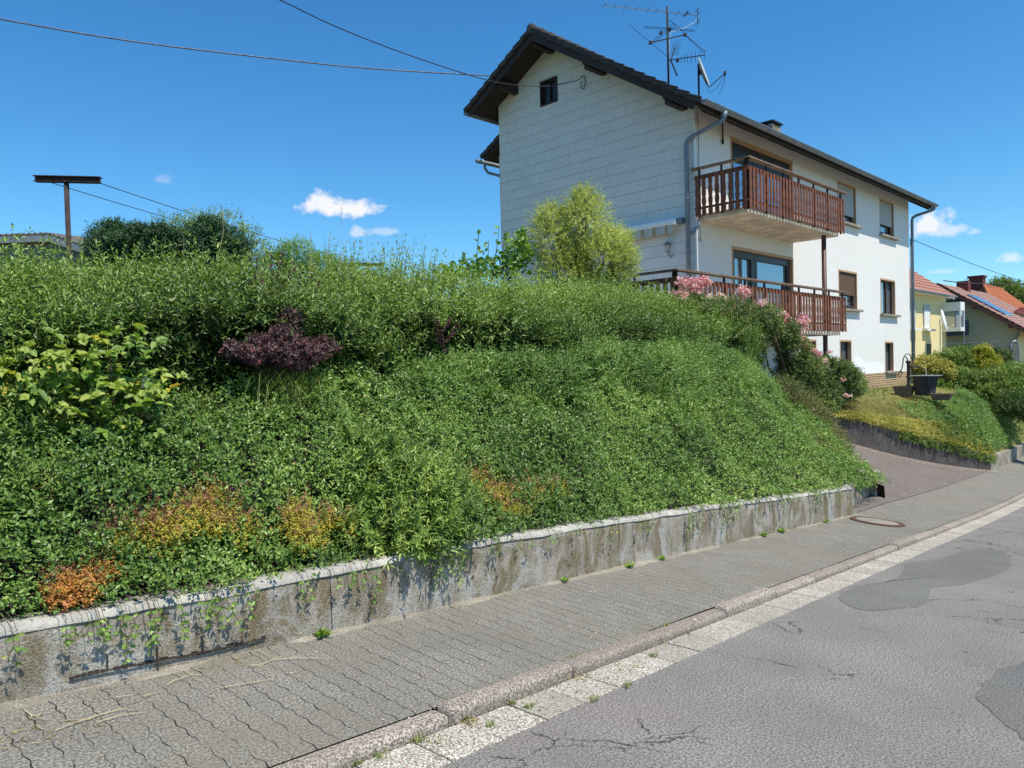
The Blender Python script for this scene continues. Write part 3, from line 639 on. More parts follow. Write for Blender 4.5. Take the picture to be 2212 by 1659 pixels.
window('ua', (.78, 'shutter'), True); window('ub', (.68, 'shutter'), True); window('la', (.62, 'blind'), True); window('lb', None, False, vertical=12.98)
for k in ('ba', 'bb', 'bc'): window(k, None, False, True, vertical=(OPN[k][0]+.30))
def balcony_door(k, box):
    a, b, c, d = OPN[k]; m = MB(); frame_ring(m, a, b, c, d, .07, .07, .08); x = a+1.22; m.box((x-.05, .066, c), (x+.06, .152, d-.07)); frame_ring(m, a+.07, x-.05, c+.07, d-.07-box, .06, .11, .06); frame_ring(m, x+.06, b-.07, c+.07, d-.07-box, .061, .10, .058)
    if box: m.box((a+.07, .055, d-.07-box), (b-.07, .14, d-.07))
    o = m.build('balcony_door', M['framedark'], house); band(k, o)
    MB().box((a+.10, .125, c+.1), (x-.08, .130, d-.14-box)).build('pane', M['glass'], o); MB().box((x+.1, .125, c+.1), (b-.12, .130, d-.14-box)).build('pane', M['glass'], o)
    MB().box((a-.0, -.03, c-.06), (b, .1, c)).build('threshold', M['stone_sill'], o)
balcony_door('du', .26); balcony_door('dl', 0.0)
# gable window
m = MB(); a, b, c, d = GW
for q in ((a-.04, b+.04, d, d+.045), (a-.04, b+.04, c-.045, c), (a-.045, a, c-.04, d+.04), (b, b+.045, c-.04, d+.04)): m.box((-.03, q[0], q[2]), (.12, q[1], q[3]))
m.box((.03, (a+b)/2-.03, c), (.07, (a+b)/2+.02, d)); gwn = m.build('attic_window', M['beam'], house)
MB().box((.08, a, c), (.085, b, d)).build('pane', simple('dark_old_glass', (.03, .035, .045), .15, .2), gwn)
# ---------------- roof
U0, U1 = -.80, 15.98
def slope_pts(v0, z0, v1, z1, nrm, name):          # from eave to ridge
    L = math.hypot(v1-v0, z1-z0); n = int(round(L/.345)); uu = np.arange(U0, U1+.001, .05); rows = []
    wave = .016*np.cos(uu*2*math.pi/.30*2)
    for c in range(n):
        for f_, h in ((0.0, .0), (0.0, .055), (1.0, .012)):
            q = (c+f_)/n; v = v0+(v1-v0)*q; z = z0+(z1-z0)*q; hh = h+(wave if h > 0 else wave*.0)-.05
            if f_ == 0 and h == 0: hh = np.full_like(uu, -.045)
            rows.append(np.stack([uu, v+nrm[0]*hh, z+nrm[1]*hh], -1))
    return np.array(rows), n, L
roof = None
P, n_, L_ = slope_pts(-.69, 7.14, 4.25, 10.32, NR, 'r'); roof = grid_obj('roof', P, M['tile'], None, house, smooth=False)
P2, n2, L2 = slope_pts(6.92, 8.86, 4.25, 10.32, NL, 'l'); grid_obj('rear_slope', P2[:, ::-1], M['tile'], None, roof, smooth=False)
# deck (underside), barge boards, verge tiles, ridge
def off(v, z, nr, d): return (v+nr[0]*d, z+nr[1]*d)
apex = lambda d: (4.25, 10.32+d*1.17)
poly = [off(-.62, 7.185, NR, -.06), apex(-.06), off(6.86, 8.893, NL, -.06), off(6.86, 8.893, NL, -.105), apex(-.105), off(-.62, 7.185, NR, -.105)]
MB().prism(poly, (U0+.03, 0, 0), (0, 1, 0), (0, 0, 1), (1, 0, 0), U1-U0-.06).build('soffit', M['beam'], roof)
for uu_ in (U0+.0, U1-.03):
    m = MB()
    m.prism([off(-.60, 7.198, NR, -.052), apex(-.052), apex(-.27), off(-.60, 7.198, NR, -.25)], (uu_, 0, 0), (0, 1, 0), (0, 0, 1), (1, 0, 0), .028)
    m.prism([apex(-.052), off(6.84, 8.904, NL, -.052), off(6.84, 8.904, NL, -.25), apex(-.27)], (uu_+.002, 0, 0), (0, 1, 0), (0, 0, 1), (1, 0, 0), .028)
    m.build('barge_board', M['beam'], roof)
for (va, za, vb, zb, nr, n, ua_) in [(*q, e) for e in (U0-.035, U1+.035) for q in ((-.69, 7.14, 4.2, 10.29, NR, n_), (6.92, 8.86, 4.3, 10.29, NL, n2))]:
    m = MB()
    for c in range(n):
        q0, q1 = c/n, (c+1.06)/n
        p = np.array([ua_, va+(vb-va)*q0+nr[0]*-.005, za+(zb-za)*q0+nr[1]*-.005]); q = np.array([ua_, va+(vb-va)*q1+nr[0]*-.045, za+(zb-za)*q1+nr[1]*-.045])
        m.bar(p, q, .06, .125, (0, nr[0], nr[1]))
    m.build('verge_tiles', M['tile'], roof, bevel=.008)
m = MB(); k = 0; u_ = U0-.05
while u_ < U1:
    m.tube([(u_, 4.25, 10.31), (u_+.02, 4.25, 10.31), (u_+.40, 4.25, 10.295)], [.128, .13, .112], 12); u_ += .37
m.build('ridge_tiles', M['tile'], roof, smooth=True)
for v in (.22, 2.52, 4.25, 5.62):
    m = MB()
    zt_ = zr(v)-.17 if v != 4.25 else zr(v)-.20
    m.box((U0+.10, v-.08, zt_-.24), (0.05, v+.08, zt_)) ; m.box((U0+.03, v-.08, zt_-.14), (U0+.10, v+.08, zt_)); m.build('purlin', M['beam'], roof, bevel=.006)
m = MB()
for i in range(20):                                # rafter feet under the front eave
    u_ = .4+i*.8; a = off(-.50, zr(-.50), NR, -.16); b = off(.12, zr(.12), NR, -.16); m.bar((u_, a[0], a[1]), (u_, b[0], b[1]), .08, .11, (0, NR[0], NR[1]))
m.build('rafter_feet', M['beam'], roof)
MB().box((U0+.04, -.60, 6.99), (U1-.04, -.575, 7.13)).build('fascia', M['beam'], roof)
m = MB(); m.box((6.05, .95, 7.8), (6.6, 1.35, 8.50)); ch = m.build('chimney', M['concrete'], roof); MB().box((6.0, .9, 8.54), (6.65, 1.4, 8.59)).build('chimney_cap', M['darkmetal'], ch)
mb = MB()
for (x, y) in ((6.07, .97), (6.55, .97), (6.07, 1.3), (6.55, 1.3)): mb.box((x, y, 8.49), (x+.04, y+.04, 8.55))
mb.build('cap_feet', M['darkmetal'], ch)
# lower roof of the rear annexe
PA = [(6.36, 8.52), (7.55, 7.88), (7.50, 7.80), (6.36, 8.38)]
an = MB().prism(PA, (.45, 0, 0), (0, 1, 0), (0, 0, 1), (1, 0, 0), 8).build('annexe_roof', M['beam'], house)
m = MB()
for c in range(4):
    q0 = c/4; q1 = (c+1.05)/4; p = (.43, 7.62+(6.36-7.62)*q0, 7.90+(8.57-7.90)*q0+.02); q = (.43, 7.62+(6.36-7.62)*q1, 7.90+(8.57-7.90)*q1-.01); m.bar(p, q, .08, .13)
m.box((.4, 6.36, 8.5), (.5, 6.4, 8.6)); m.build('annexe_verge', M['tile'], an, bevel=.008)
m = MB(); m.tube([(.3, 7.68, 7.80), (8, 7.68, 7.78)], .065, 10); m.build('annexe_gutter', M['zinc'], an, smooth=True)
MB().tube([(.6, 7.64, 7.78), (.6, 7.64, 7.62), (.6, 7.5, 7.45), (.6, 6.9, 7.22), (.6, 6.45, 7.1), (.6, 6.42, 6.6)], .045, 8).build('annexe_downpipe', M['zinc'], an, smooth=True)
MB().box((.7, 6.37, -1), (8, 7.1, 7.9)).build('annexe_wall', M['siding'], an)
# gutters and downpipes
def gutter(name, v, z, r=.078):
    m = MB(); n = 10; rows = []
    for u_ in (U0+.02, U1+.03):
        rows.append([(u_, v+r*math.cos(math.pi*(1+i/n)), z+r*math.sin(math.pi*(1+i/n))) for i in range(n+1)]+[(u_, v+(r-.008)*math.cos(math.pi*(2-i/n)), z+(r-.008)*math.sin(math.pi*(2-i/n))) for i in range(n+1)])
    N_ = len(rows[0]); m.add(rows[0]+rows[1], [(i, (i+1) % N_, N_+(i+1) % N_, N_+i) for i in range(N_)])
    for u_ in (U0+.02, U1+.03): c = (u_, v, z); m.add([c]+[(u_, v+r*math.cos(math.pi*(1+i/n)), z+r*math.sin(math.pi*(1+i/n))) for i in range(n+1)], [(0, i+1, i+2) for i in range(n)])
    m.tube([(U0+.02, v+(-r if v < 0 else r), z), (U1+.03, v+(-r if v < 0 else r), z)], .011, 6)
    u_ = U0+.4
    while u_ < U1: m.tube([(u_, v+(r+.004)*math.cos(math.pi*(1+i/n)), z+(r+.004)*math.sin(math.pi*(1+i/n))) for i in range(n+1)], .0055, 4); u_ += .66
    return m.build(name, M['zinc'], house)
gutter('gutter', -.715, 7.13); gutter('rear_gutter', 6.95, 8.83)
m = MB(); m.tube([(.12, -.715, 7.07), (.12, -.715, 6.98), (.11, -.70, 6.90), (.04, -.55, 6.82), (-.02, -.30, 6.74), (-.07, -.05, 6.66), (-.105, .07, 6.60), (-.115, .12, 6.50), (-.115, .125, 6.4), (-.115, .125, 2.2)], [.08, .06]+[.052]*8, 12)
for z in (6.3, 5.25, 4.2, 3.1): m.tube([(-.115, .125, z-.015), (-.115, .125, z+.015)], .058, 12)
m.tube([(.05, -.06, 4.74), (.04, -.06, 4.62), (-.02, .02, 4.50), (-.11, .11, 4.42)], .035, 8)
m.build('downpipe', M['pipe'], house, smooth=True)
m = MB(); m.tube([(15.80, -.715, 7.05), (15.80, -.71, 6.98), (15.76, -.66, 6.93), (15.42, -.18, 6.75), (15.36, -.09, 6.68), (15.35, -.07, 6.58), (15.35, -.07, .35)], [.07]+[.052]*6, 10); m.tube([(15.27, -.03, 5.9), (15.27, -.03, .9)], .014, 6)
for z in (5.6, 4.3, 3.0, 1.6): m.tube([(15.35, -.07, z-.015), (15.35, -.07, z+.015)], .060, 10)
m.build('downpipe', M['pipe'], house, smooth=True)
m = MB(); m.tube([(.015, -.03, 7.3), (.015, -.03, 2.2)], .018, 6); m.tube([(-.012, -.02, 7.3), (-.012, -.02, 4.8)], .012, 6); m.build('white_conduit', M['white'], house)
m = MB(); m.tube([(.16, -.03, 7.25), (.155, -.04, 6.4), (.13, -.03, 5.6), (.10, -.05, 4.75)], .008, 5); m.tube([(.10, -.05, 4.62), (.14, -.06, 4.50), (.06, -.07, 4.28), (.16, -.07, 4.26), (.10, -.05, 4.35)], .007, 5); m.build('loose_cable', M['cablem'], house)
m = MB(); m.tube([(1.28, -.04, 7.26), (1.28, -.04, 6.74)], .017, 6); m.tube([(1.28, -.04, 6.86), (1.28, -.04, 6.74)], .028, 6); m.build('iron_bracket', M['iron'], house)
# ---------------- balconies
def board(m, c, ex, en, z0, z1, hw=.050, th_=.018):
    ex = np.array(ex, float); en = np.array(en, float); H_b = z1-z0
    prof_b = [(0, .55), (.02, .85), (.06, 1.02), (.13, 1.05), (.20, .80), (.26, .72), (.30, .95), (.36, 1.06), (.42, .98), (.47, .74), (.52, .98), (.60, 1.04), (.68, .96), (.74, .72), (.79, .90), (.86, .86), (1.0, .86)]
    n = len(prof_b); v = []
    for d in (0, th_):
        for f_, k_ in prof_b: v.append(np.array([c[0], c[1], z0+H_b*f_])-ex*hw*k_+en*d)
        for f_, k_ in prof_b: v.append(np.array([c[0], c[1], z0+H_b*f_])+ex*hw*k_+en*d)
    f = []
    for d in (0, 1):
        o_ = d*2*n
        for i in range(n-1): f.append((o_+i, o_+n+i, o_+n+i+1, o_+i+1))
    for i in range(n-1):
        f.append((i, i+1, 2*n+i+1, 2*n+i)); f.append((n+i, 3*n+i, 3*n+i+1, n+i+1))
    f += [(0, 2*n, 3*n, n), (n-1, 2*n-1, 4*n-1, 3*n-1)]; m.add(v, f)
def railing(par, runs, z0, z1, zh_, hand=.14):
    """runs: list of (p, q, outward) in local x,y"""
    mbd, mr, mh_, mp = MB(), MB(), MB(), MB()
    for p, q, en in runs:
        p = np.array(p, float); q = np.array(q, float); L = np.linalg.norm(q-p); d = (q-p)/L; n = max(1, int(round(L/.163))); en = np.array(en, float)
        for i in range(n):
            c = p+d*L*(i+.5)/n; board(mbd, c, (d[0], d[1], 0), (en[0], en[1], 0), z0+.01*(vn(i*.9, z0, 5)-.5), z1-.02, hw=.0515)
        for z, h in ((z0+.19, .05), (z1-.05, .095)):
            a = p-en*.025; b = q-en*.025; mr.bar((a[0], a[1], z), (b[0], b[1], z), .035, h)
        a = p-d*.02+en*.0; b = q+d*.02; mh_.bar((p[0]-d[0]*.06, p[1]-d[1]*.06, zh_), (q[0]+d[0]*.06, q[1]+d[1]*.06, zh_), hand, .042)
        k = max(2, int(L/.95)+1)
        for i in range(k+1):
            c = p+d*(.10+(L-.2)*i/k)-en*.06; mp.box((c[0]-.02, c[1]-.02, z0), (c[0]+.02, c[1]+.02, zh_-.02))
    mbd.build('railing_boards', M['wood'], par); mr.build('railing_rails', M['wood'], par); mh_.build('handrail', M['rail'], par, bevel=.006); mp.build('railing_posts', M['beam'], par)
bu = MB().box((.12, -1.25, 4.74), (5.18, .0, 4.90)).build('balcony', M['slab'], house, bevel=.02)
railing(bu, [((-.03, -1.34), (5.36, -1.34), (0, -1)), ((-.04, -.02), (-.04, -1.34), (-1, 0))], 4.81, 5.75, 5.90)
m = MB(); m.box((-2.85, -1.25, 2.10), (5.18, 0, 2.22)); m.box((-2.85, .001, 2.101), (-.001, 5.2, 2.219)); bl = m.build('terrace', M['slab'], house)
railing(bl, [((-2.97, -1.34), (5.40, -1.34), (0, -1)), ((-2.97, 5.1), (-2.97, -1.34), (-1, 0))], 2.19, 3.12, 3.245)
MB().tube([(4.62, -1.08, -.5), (4.62, -1.08, 4.74)], .06, 14).build('balcony_post', M['brownpost'], house, smooth=True)

def hthing(name, label, cat, u, v, z): return thing(name, label, cat, tuple(H(u, v, z)), RZ)
# awning on the gable above the terrace
aw = hthing('awning', 'retracted white awning cassette with striped scalloped valance on the grey gable', 'awning', 0, 0, 0)
m = MB(); m.prism([(-.03, 4.86), (-.17, 4.86), (-.215, 4.82), (-.22, 4.72), (-.17, 4.69), (-.03, 4.70)], (0, .40, 0), (1, 0, 0), (0, 0, 1), (0, 1, 0), 3.6); m.build('cassette', M['awning'], aw, bevel=.008)
m = MB(); m.box((-.16, .25, 4.72), (-.0, .395, 4.84)); m.box((-.10, .22, 4.74), (0, .25, 4.82)); m.build('bracket', M['pipe'], aw)
v_ = []; f_ = []; nn = 120
for i in range(nn+1):
    y = .46+3.45*i/nn; sc_ = .03*abs(math.sin(i/nn*math.pi*12)); x = -.205+.008*math.sin(i*.9)
    v_ += [(x, y, 4.72), (x, y, 4.53-sc_)]
    if i: f_.append((2*i-2, 2*i-1, 2*i+1, 2*i))
MB().add(v_, f_).build('valance', M['valance'], aw, recalc=False)
# lantern
lp = hthing('wall_lantern', 'small dark metal lantern on the grey gable below the awning', 'lantern', -.10, .69, 4.1)
m = MB(); m.lathe((0, 0, .17), [(.001, .09), (.03, .07), (.10, .0), (.001, .0)], 10); m.build('lantern_roof', M['steel'], lp)
m = MB(); m.lathe((0, 0, 0), [(.035, -.02), (.06, 0), (.05, .03), (.001, .03)], 8)
for k in range(6): a = k*math.pi/3; m.tube([(.05*math.cos(a), .05*math.sin(a), .02), (.06*math.cos(a), .06*math.sin(a), .17)], .004, 4)
m.build('lantern_cage', M['steel'], lp)
m = MB(); m.tube([(0, -.09+.055*math.cos(a), -.09+.055*math.sin(a)) for a in np.linspace(0, 5.6, 14)]+[(.02, 0, -.02)], .009, 5); m.tube([(0, -.05, -.1), (.09, -.05, -.1)], .012, 5); m.build('lantern_arm', M['steel'], lp)

# ---------------- television antennas and dish on the roof
def atz(x, y, z): r = ray(x, y); k = (z-CAM[2])/r[2]; return r*k+CAM
base = H(1.0, 1.27, 0); ta = thing('tv_antenna', 'tall rooftop mast carrying several television antennas', 'antenna', (base[0], base[1], 8.3))
o_ = np.array([base[0], base[1], 8.3])
def L(p): return tuple(np.array(p)-o_)
DM = base[1]
MB().tube([L((base[0], base[1], 8.1)), L((base[0], base[1], 10.40))], .026, 10).build('mast', M['rust'], ta, smooth=True)
# long uhf yagi
pa, pb = at(1304.5, 11.3, DM-1.1), at(1507, 33, DM+.5); pa[2] = pb[2] = 0
pm = at(1442, 25, DM); pl = at(1304.5, 11.3, DM+1.1); pr = at(1507, 33, DM-.5)
m = MB(); m.bar(L(pl), L(pr), .022, .022); y1 = m.build('long_boom', M['alu'], ta)
m = MB(); bd = (pr-pl)/np.linalg.norm(pr-pl); el = at(1311, 1.5, DM+.8)-at(1298, 22, DM+1.4); el = el/np.linalg.norm(el)
for f_ in (.0, .125, .24, .37, .485, .58, .645, .70, .745, .80, .88, .90):
    c = pl+(pr-pl)*f_; h = .15 if f_ < .62 else (.15 if f_ > .79 else .02); m.tube([L(c-el*h), L(c+el*h)], .0055, 5)
for dz in (-.19, -.09, .03, .14):
    c = pr+np.array([0, 0, dz]); m.tube([L(c-el*.15), L(c+el*.15)], .0055, 5)
m.tube([L(pr+np.array([0, 0, -.2])), L(pr+np.array([0, 0, .15]))], .010, 6); c = pl+(pr-pl)*.88; m.tube([L(c-el*.16+[0, 0, .02]), L(c+el*.16+[0, 0, .02]), L(c+el*.16-[0, 0, .02]), L(c-el*.16-[0, 0, .02])], .006, 5)
m.build('elements', M['darkmetal'], ta)
def apx(x, y, d=0): return L(at(x, y, DM+d))
m = MB()
m.bar(apx(1405, 92), apx(1480, 75), .022, .022)
for a, b, d in (((1358, 52), (1405, 92), .0), ((1405, 92), (1441, 122), .0), ((1407, 92), (1458, 48), .3), ((1412, 93), (1462, 52), .3), ((1480, 73), (1444, 42), .1), ((1480, 75), (1524, 112), -.2), ((1483, 79), (1521, 114), -.2),
              ((1390, 57), (1500, 65), .5), ((1390, 60), (1500, 68), .5), ((1427, 70), (1410, 90), .2)): m.tube([apx(*a, d), apx(*b, -d)], .006, 5)
for a in ((1405, 92), (1480, 75), (1428, 71), (1446, 64)): p = np.array(apx(*a)); m.box(p-.035, p+.035)
m.build('dipole_antenna', M['darkmetal'], ta)
m = MB(); m.bar(apx(1443, 130), apx(1522, 119, -.3), .018, .018)
for x, y, h in ((1460, 131, 4), (1471, 128, 6), (1478, 127, 8), (1485, 126, 9), (1493, 124, 10), (1502, 122, 11), (1512, 121, 11), (1522, 119, 11)): m.tube([apx(x, y-h, -.3*(x-1443)/80), apx(x+.5, y+h, -.3*(x-1443)/80)], .006, 5)
for k in range(6): m.tube([apx(1447+k*3.2, 120-k*0, .1), apx(1454+k*3.4, 86+abs(3-k)*3, .3)], .004, 4)
m.tube([apx(1449, 130), apx(1458, 104, .1)], .018, 6); m.tube([apx(1449, 130), apx(1463, 164, -.1)], .018, 6)
p = np.array(apx(1464, 131)); m.box(p-.03, p+.03); m.build('grid_antenna', M['darkmetal'], ta)
MB().tube([apx(1510, 36), apx(1500, 48), apx(1480, 60), apx(1460, 66), apx(1449, 70), apx(1446, 90), apx(1448, 130), apx(1447, 165)], .006, 5).build('antenna_cable', M['white'], ta)
bd_ = H(1.0, .42, 0); DD = bd_[1]; sdish = thing('satellite_dish', 'pale satellite dish on a short dark mast above the front gutter', 'satellite dish', (bd_[0], bd_[1], 8.0)); o_ = np.array([bd_[0], bd_[1], 8.0])
MB().tube([L((bd_[0], bd_[1], 7.75)), L((bd_[0], bd_[1], 8.72))], .024, 8).build('mast', M['darkmetal'], sdish)
ax_ = np.array([.86, -.40, .30]); ax_ /= np.linalg.norm(ax_); dc = at(1521, 155, DD-.05); R_d = .36
MB().lathe(L(dc-ax_*.06), [(.001, .0), (.12, .006), (.22, .022), (.30, .045), (R_d, .068), (R_d+.006, .064), (R_d, .056), (.22, .010), (.001, -.012)], 32, ax_).build('reflector', M['dish'], sdish, smooth=True)
m = MB(); pb_ = dc+ax_*.0-np.array([0, 0, .34]); lnb = at(1566, 158, DD-.35); m.tube([L(at(1516, 160, DD)), L(at(1527, 183, DD)), L(at(1531, 189, DD)), L(lnb)], .012, 6); m.obb(L(at(1512, 155, DD)), (.05, 0, 0), (0, .04, 0), (0, 0, .06)); m.build('feed_arm', M['darkmetal'], sdish)
m = MB(); m.obb(L(lnb), (.025, 0, 0), (0, .03, 0), (0, 0, .05)); m.build('lnb', M['darkmetal'], sdish, bevel=.01)
m = MB(); m.tube([L(lnb+[0, 0, -.04]), L(at(1564, 180, DD-.2)), L(at(1556, 198, DD)), L(at(1553, 206, DD))], .005, 4); m.tube([L(lnb+[0, 0, -.04]), L(at(1548, 192, DD)), L(at(1532, 200, DD)), L(at(1528, 190, DD))], .005, 4); m.build('cables', M['cablem'], sdish)

# ---------------- cables in the air
def curve_px(pts, n=8):
    pts = np.array([at(*p) for p in pts]); out = []
    for i in range(len(pts)-1):
        p0 = pts[max(i-1, 0)]; p1 = pts[i]; p2 = pts[i+1]; p3 = pts[min(i+2, len(pts)-1)]
        for f_ in np.arange(0, 1, 1/n): out.append(.5*((2*p1)+(-p0+p2)*f_+(2*p0-5*p1+4*p2-p3)*f_**2+(-p0+3*p1-3*p2+p3)*f_**3))
    return out+[pts[-1]]
c1 = MB().tube(curve_px([(-500, -55, 9.5), (0, 41, 13), (270, 87, 15), (550, 122, 17), (800, 148, 19), (1062, 164, 20.72)]), .017, 6).build('overhead_cable', simple('twisted_grey_cable', (.10, .12, .17), .5, 0, .8, 9), smooth=True)
tag(c1, 'thick twisted overhead cable running to the roof edge from the left edge of the picture', 'cable', 'overhead cables')
m = MB(); m.tube(curve_px([(450, -70, 11), (605, 0, 12.5), (720, 55, 14), (850, 107, 15.5), (975, 150, 17), (1060, 175, 18), (1120, 184, 18.6), (1180, 186, 19), (1230, 178, 19.25), (1253, 171, 19.35)]), .0105, 6); m.tube([tuple(H(-.05, 3.25, 8.92)), tuple(H(-.06, 3.18, 8.96)), tuple(H(-.07, 3.09, 8.93)), tuple(H(-.06, 3.08, 8.75)), tuple(H(-.06, 3.14, 8.63)), tuple(H(-.06, 3.22, 8.66)), tuple(H(-.05, 3.24, 8.85))], .012, 6)
c2 = m.build('overhead_cable', M['cablem'], smooth=True); tag(c2, 'thin black sagging cable ending in a loop on the grey gable', 'cable', 'overhead cables')
c3 = MB().tube(curve_px([(1969, 517, 28), (2050, 550, 31), (2130, 581, 35), (2212, 608, 38), (2400, 660, 48)]), .012, 5).build('overhead_cable', M['cablem']); tag(c3, 'dark cable slanting down through the sky from the right end of the white house', 'cable', 'overhead cables')
c4 = MB().tube(curve_px([(2038, 606, 46), (2080, 611, 46), (2140, 613.5, 46), (2212, 614, 46), (2300, 612, 46)]), .03, 5).build('overhead_cable', M['cablem']); tag(c4, 'nearly level dark cable above the far red roofs', 'cable', 'overhead cables')

# ---------------- washing line posts behind the hedge
def tpost(xs, y, xp, ybar, D, base_z, r, label):
    p0 = at(xs[0], ybar[0], D); p1 = at(xs[1], ybar[1], D); pm_ = at(xp, (ybar[0]+ybar[1])/2, D); t_ = thing('washing_line_post', label, 'post', (pm_[0], pm_[1], base_z), 0, 'washing line posts'); o2 = np.array([pm_[0], pm_[1], base_z])
    MB().tube([tuple(np.array([pm_[0]-.0, pm_[1], base_z-.5])-o2), tuple(pm_-o2-[0, 0, .02])], r, 10).build('pole', M['rust'], t_, smooth=True)
    d = (p1-p0)/2; h = r*1.15; m = MB(); c = (p0+p1)/2-o2; m.obb(c+[0, 0, h], d, (0, r*1.4, 0), (0, 0, .006)); m.obb(c-[0, 0, h*.9], d*.985, (0, r*1.4, 0), (0, 0, .006)); m.obb(c, d*.99, (0, .006, 0), (0, 0, h)); m.build('crossbar', M['rust'], t_); return p0, p1
a0, a1 = tpost((75, 218), 0, 143, (386.5, 389.5), 11, 1.2, .036, 'rusty T-shaped washing line post standing nearest above the left part of the hedge')
b0, b1 = tpost((762, 829), 0, 795, (571, 573), 22, 1.0, .036, 'distant T-shaped washing line post just above the hedge top in the middle')
def sag(p, q, k, n=14): return [tuple(p+(q-p)*i/n-np.array([0, 0, k*4*(i/n)*(1-i/n)])) for i in range(n+1)]
for (p, q, lb) in ((a0+[.15, 0, -.03], b0+[.1, 0, -.02], 'thin washing line starting under the left end of the near crossbar'), (a1+[-.02, 0, -.04], b1+[-.1, 0, -.02], 'thin washing line starting at the right end of the near crossbar')):
    o = MB().tube(sag(p, q, .10), .006, 5).build('washing_line', M['cablem']); tag(o, lb, 'washing line', 'washing lines')
# shed roof at the left edge
sh = thing('shed', 'grey shed with corrugated roof showing above the hedge at the left edge', 'shed', tuple(at(60, 520, 14)*[1, 1, 0]+[0, 0, 1.0])); o_ = np.array(list(at(60, 520, 14)[:2])+[1.0])
pk = at(105, 503, 14.5); pe = at(330, 580, 14.0); pl_ = at(-160, 512, 14.5); m = MB(); nn = 60
for (p, q) in ((pl_, pk), (pk, pe)):
    rows = []
    for i in range(nn+1):
        f_ = i/nn; c = p+(q-p)*f_; zo = .022*math.sin(f_*np.linalg.norm(q-p)/.11*2*math.pi); rows.append((c+[0, 0, zo], c+[0, 0, zo-.03], c+[.3, 3.0, zo+.25], c+[.3, 3.0, zo+.22]))
    v_ = [tuple(x-o_) for r in rows for x in r]; f_ = []
    for i in range(nn): a = 4*i; b = a+4; f_ += [(a, b, b+2, a+2), (a, a+1, b+1, b), (a+1, a+3, b+3, b+1)]
    m.add(v_, f_)
m.build('corrugated_roof', M['corr'], sh)
m = MB(); q0 = pl_-o_-[0, 0, .05]; q1 = pk-o_-[0, 0, .05]; q2 = pe-o_-[0, 0, .05]
m.bar(q0+[0, .03, -.05], q1+[0, .03, -.05], .05, .13); m.bar(q1+[0, .03, -.05], q2+[0, .03, -.05], .05, .13); m.build('fascia', M['steel'], sh)
m = MB(); m.add([tuple(q0+[0, .15, -.1]), tuple(q1+[0, .15, -.1]), tuple(q2+[0, .15, -.1]), tuple(q2+[0, .15, -1.8]), tuple(q0+[0, .15, -2.4])], [(0, 1, 2, 3, 4)]); m.build('wall', M['shedwall'], sh, recalc=False)

# ---------------- garden things on the lawn
def gz_at(P): return P
# barrel
pb_ = at(1990, 852, 23.25); bz = pb_[2]-.03; br = thing('rain_barrel', 'grey wooden barrel with a thin lid beside the far corner of the white house', 'barrel', (pb_[0]+.12, pb_[1], bz))
m = MB(); n = 26
pr_ = [(.27, 0), (.295, .2), (.325, .45), (.345, .60), (.33, .60), (.29, .2), (.001, .05)]
m.lathe((0, 0, 0), pr_, n); m.build('body', M['barrel'], br)
m = MB()
for k in range(n): a = 2*math.pi*(k+.5)/n; m.tube([(.274*math.cos(a), .274*math.sin(a), .01), (.33*math.cos(a), .33*math.sin(a), .45), (.35*math.cos(a), .35*math.sin(a), .60)], .009, 4)
m.build('staves', M['barrel'], br)
m = MB(); m.lathe((0.04, 0, .61), [(.46, 0), (.46, .018), (.001, .02)], 28); m.lathe((0.04, 0, .61), [(.001, -.001), (.46, 0)], 28); m.build('lid', M['steel'], br)
MB().tube([(.05, 0, .63), (.03, 0, .85)], .014, 6).build('stick', M['shutter'], br)
def trough(x, y, D, w_, d_, h_, label, rz=0., grp='stone troughs'):
    p = at(x, y, D); t_ = thing('plant_trough', label, 'trough', tuple(p), rz, grp)
    m = MB(); a, b = w_/2, d_/2; k = .72; v = [(-a*k, -b*k, 0), (a*k, -b*k, 0), (a*k, b*k, 0), (-a*k, b*k, 0), (-a, -b, h_), (a, -b, h_), (a, b, h_), (-a, b, h_), (-a+.03, -b+.03, h_), (a-.03, -b+.03, h_), (a-.03, b-.03, h_), (-a+.03, b-.03, h_), (-a+.04, -b+.04, h_-.05), (a-.04, -b+.04, h_-.05), (a-.04, b-.04, h_-.05), (-a+.04, b-.04, h_-.05)]
    f = [(3, 2, 1, 0)]+[(i, (i+1) % 4, 4+(i+1) % 4, 4+i) for i in range(4)]+[(4+i, 4+(i+1) % 4, 8+(i+1) % 4, 8+i) for i in range(4)]+[(8+i, 8+(i+1) % 4, 12+(i+1) % 4, 12+i) for i in range(4)]
    m.add(v, f); m.build('basin', M['trough'], t_, bevel=.01); MB().box((-a+.05, -b+.05, h_-.07), (a-.05, b-.05, h_-.035)).build('earth', M['soil'], t_); return t_
trough(1953, 856, 23.6, .58, .42, .33, 'brown stone trough in front of the hand pump at the house corner', -.7)
trough(2034, 864, 22.7, .60, .40, .20, 'low dark trough with dry heather right of the grey barrel', -.7)
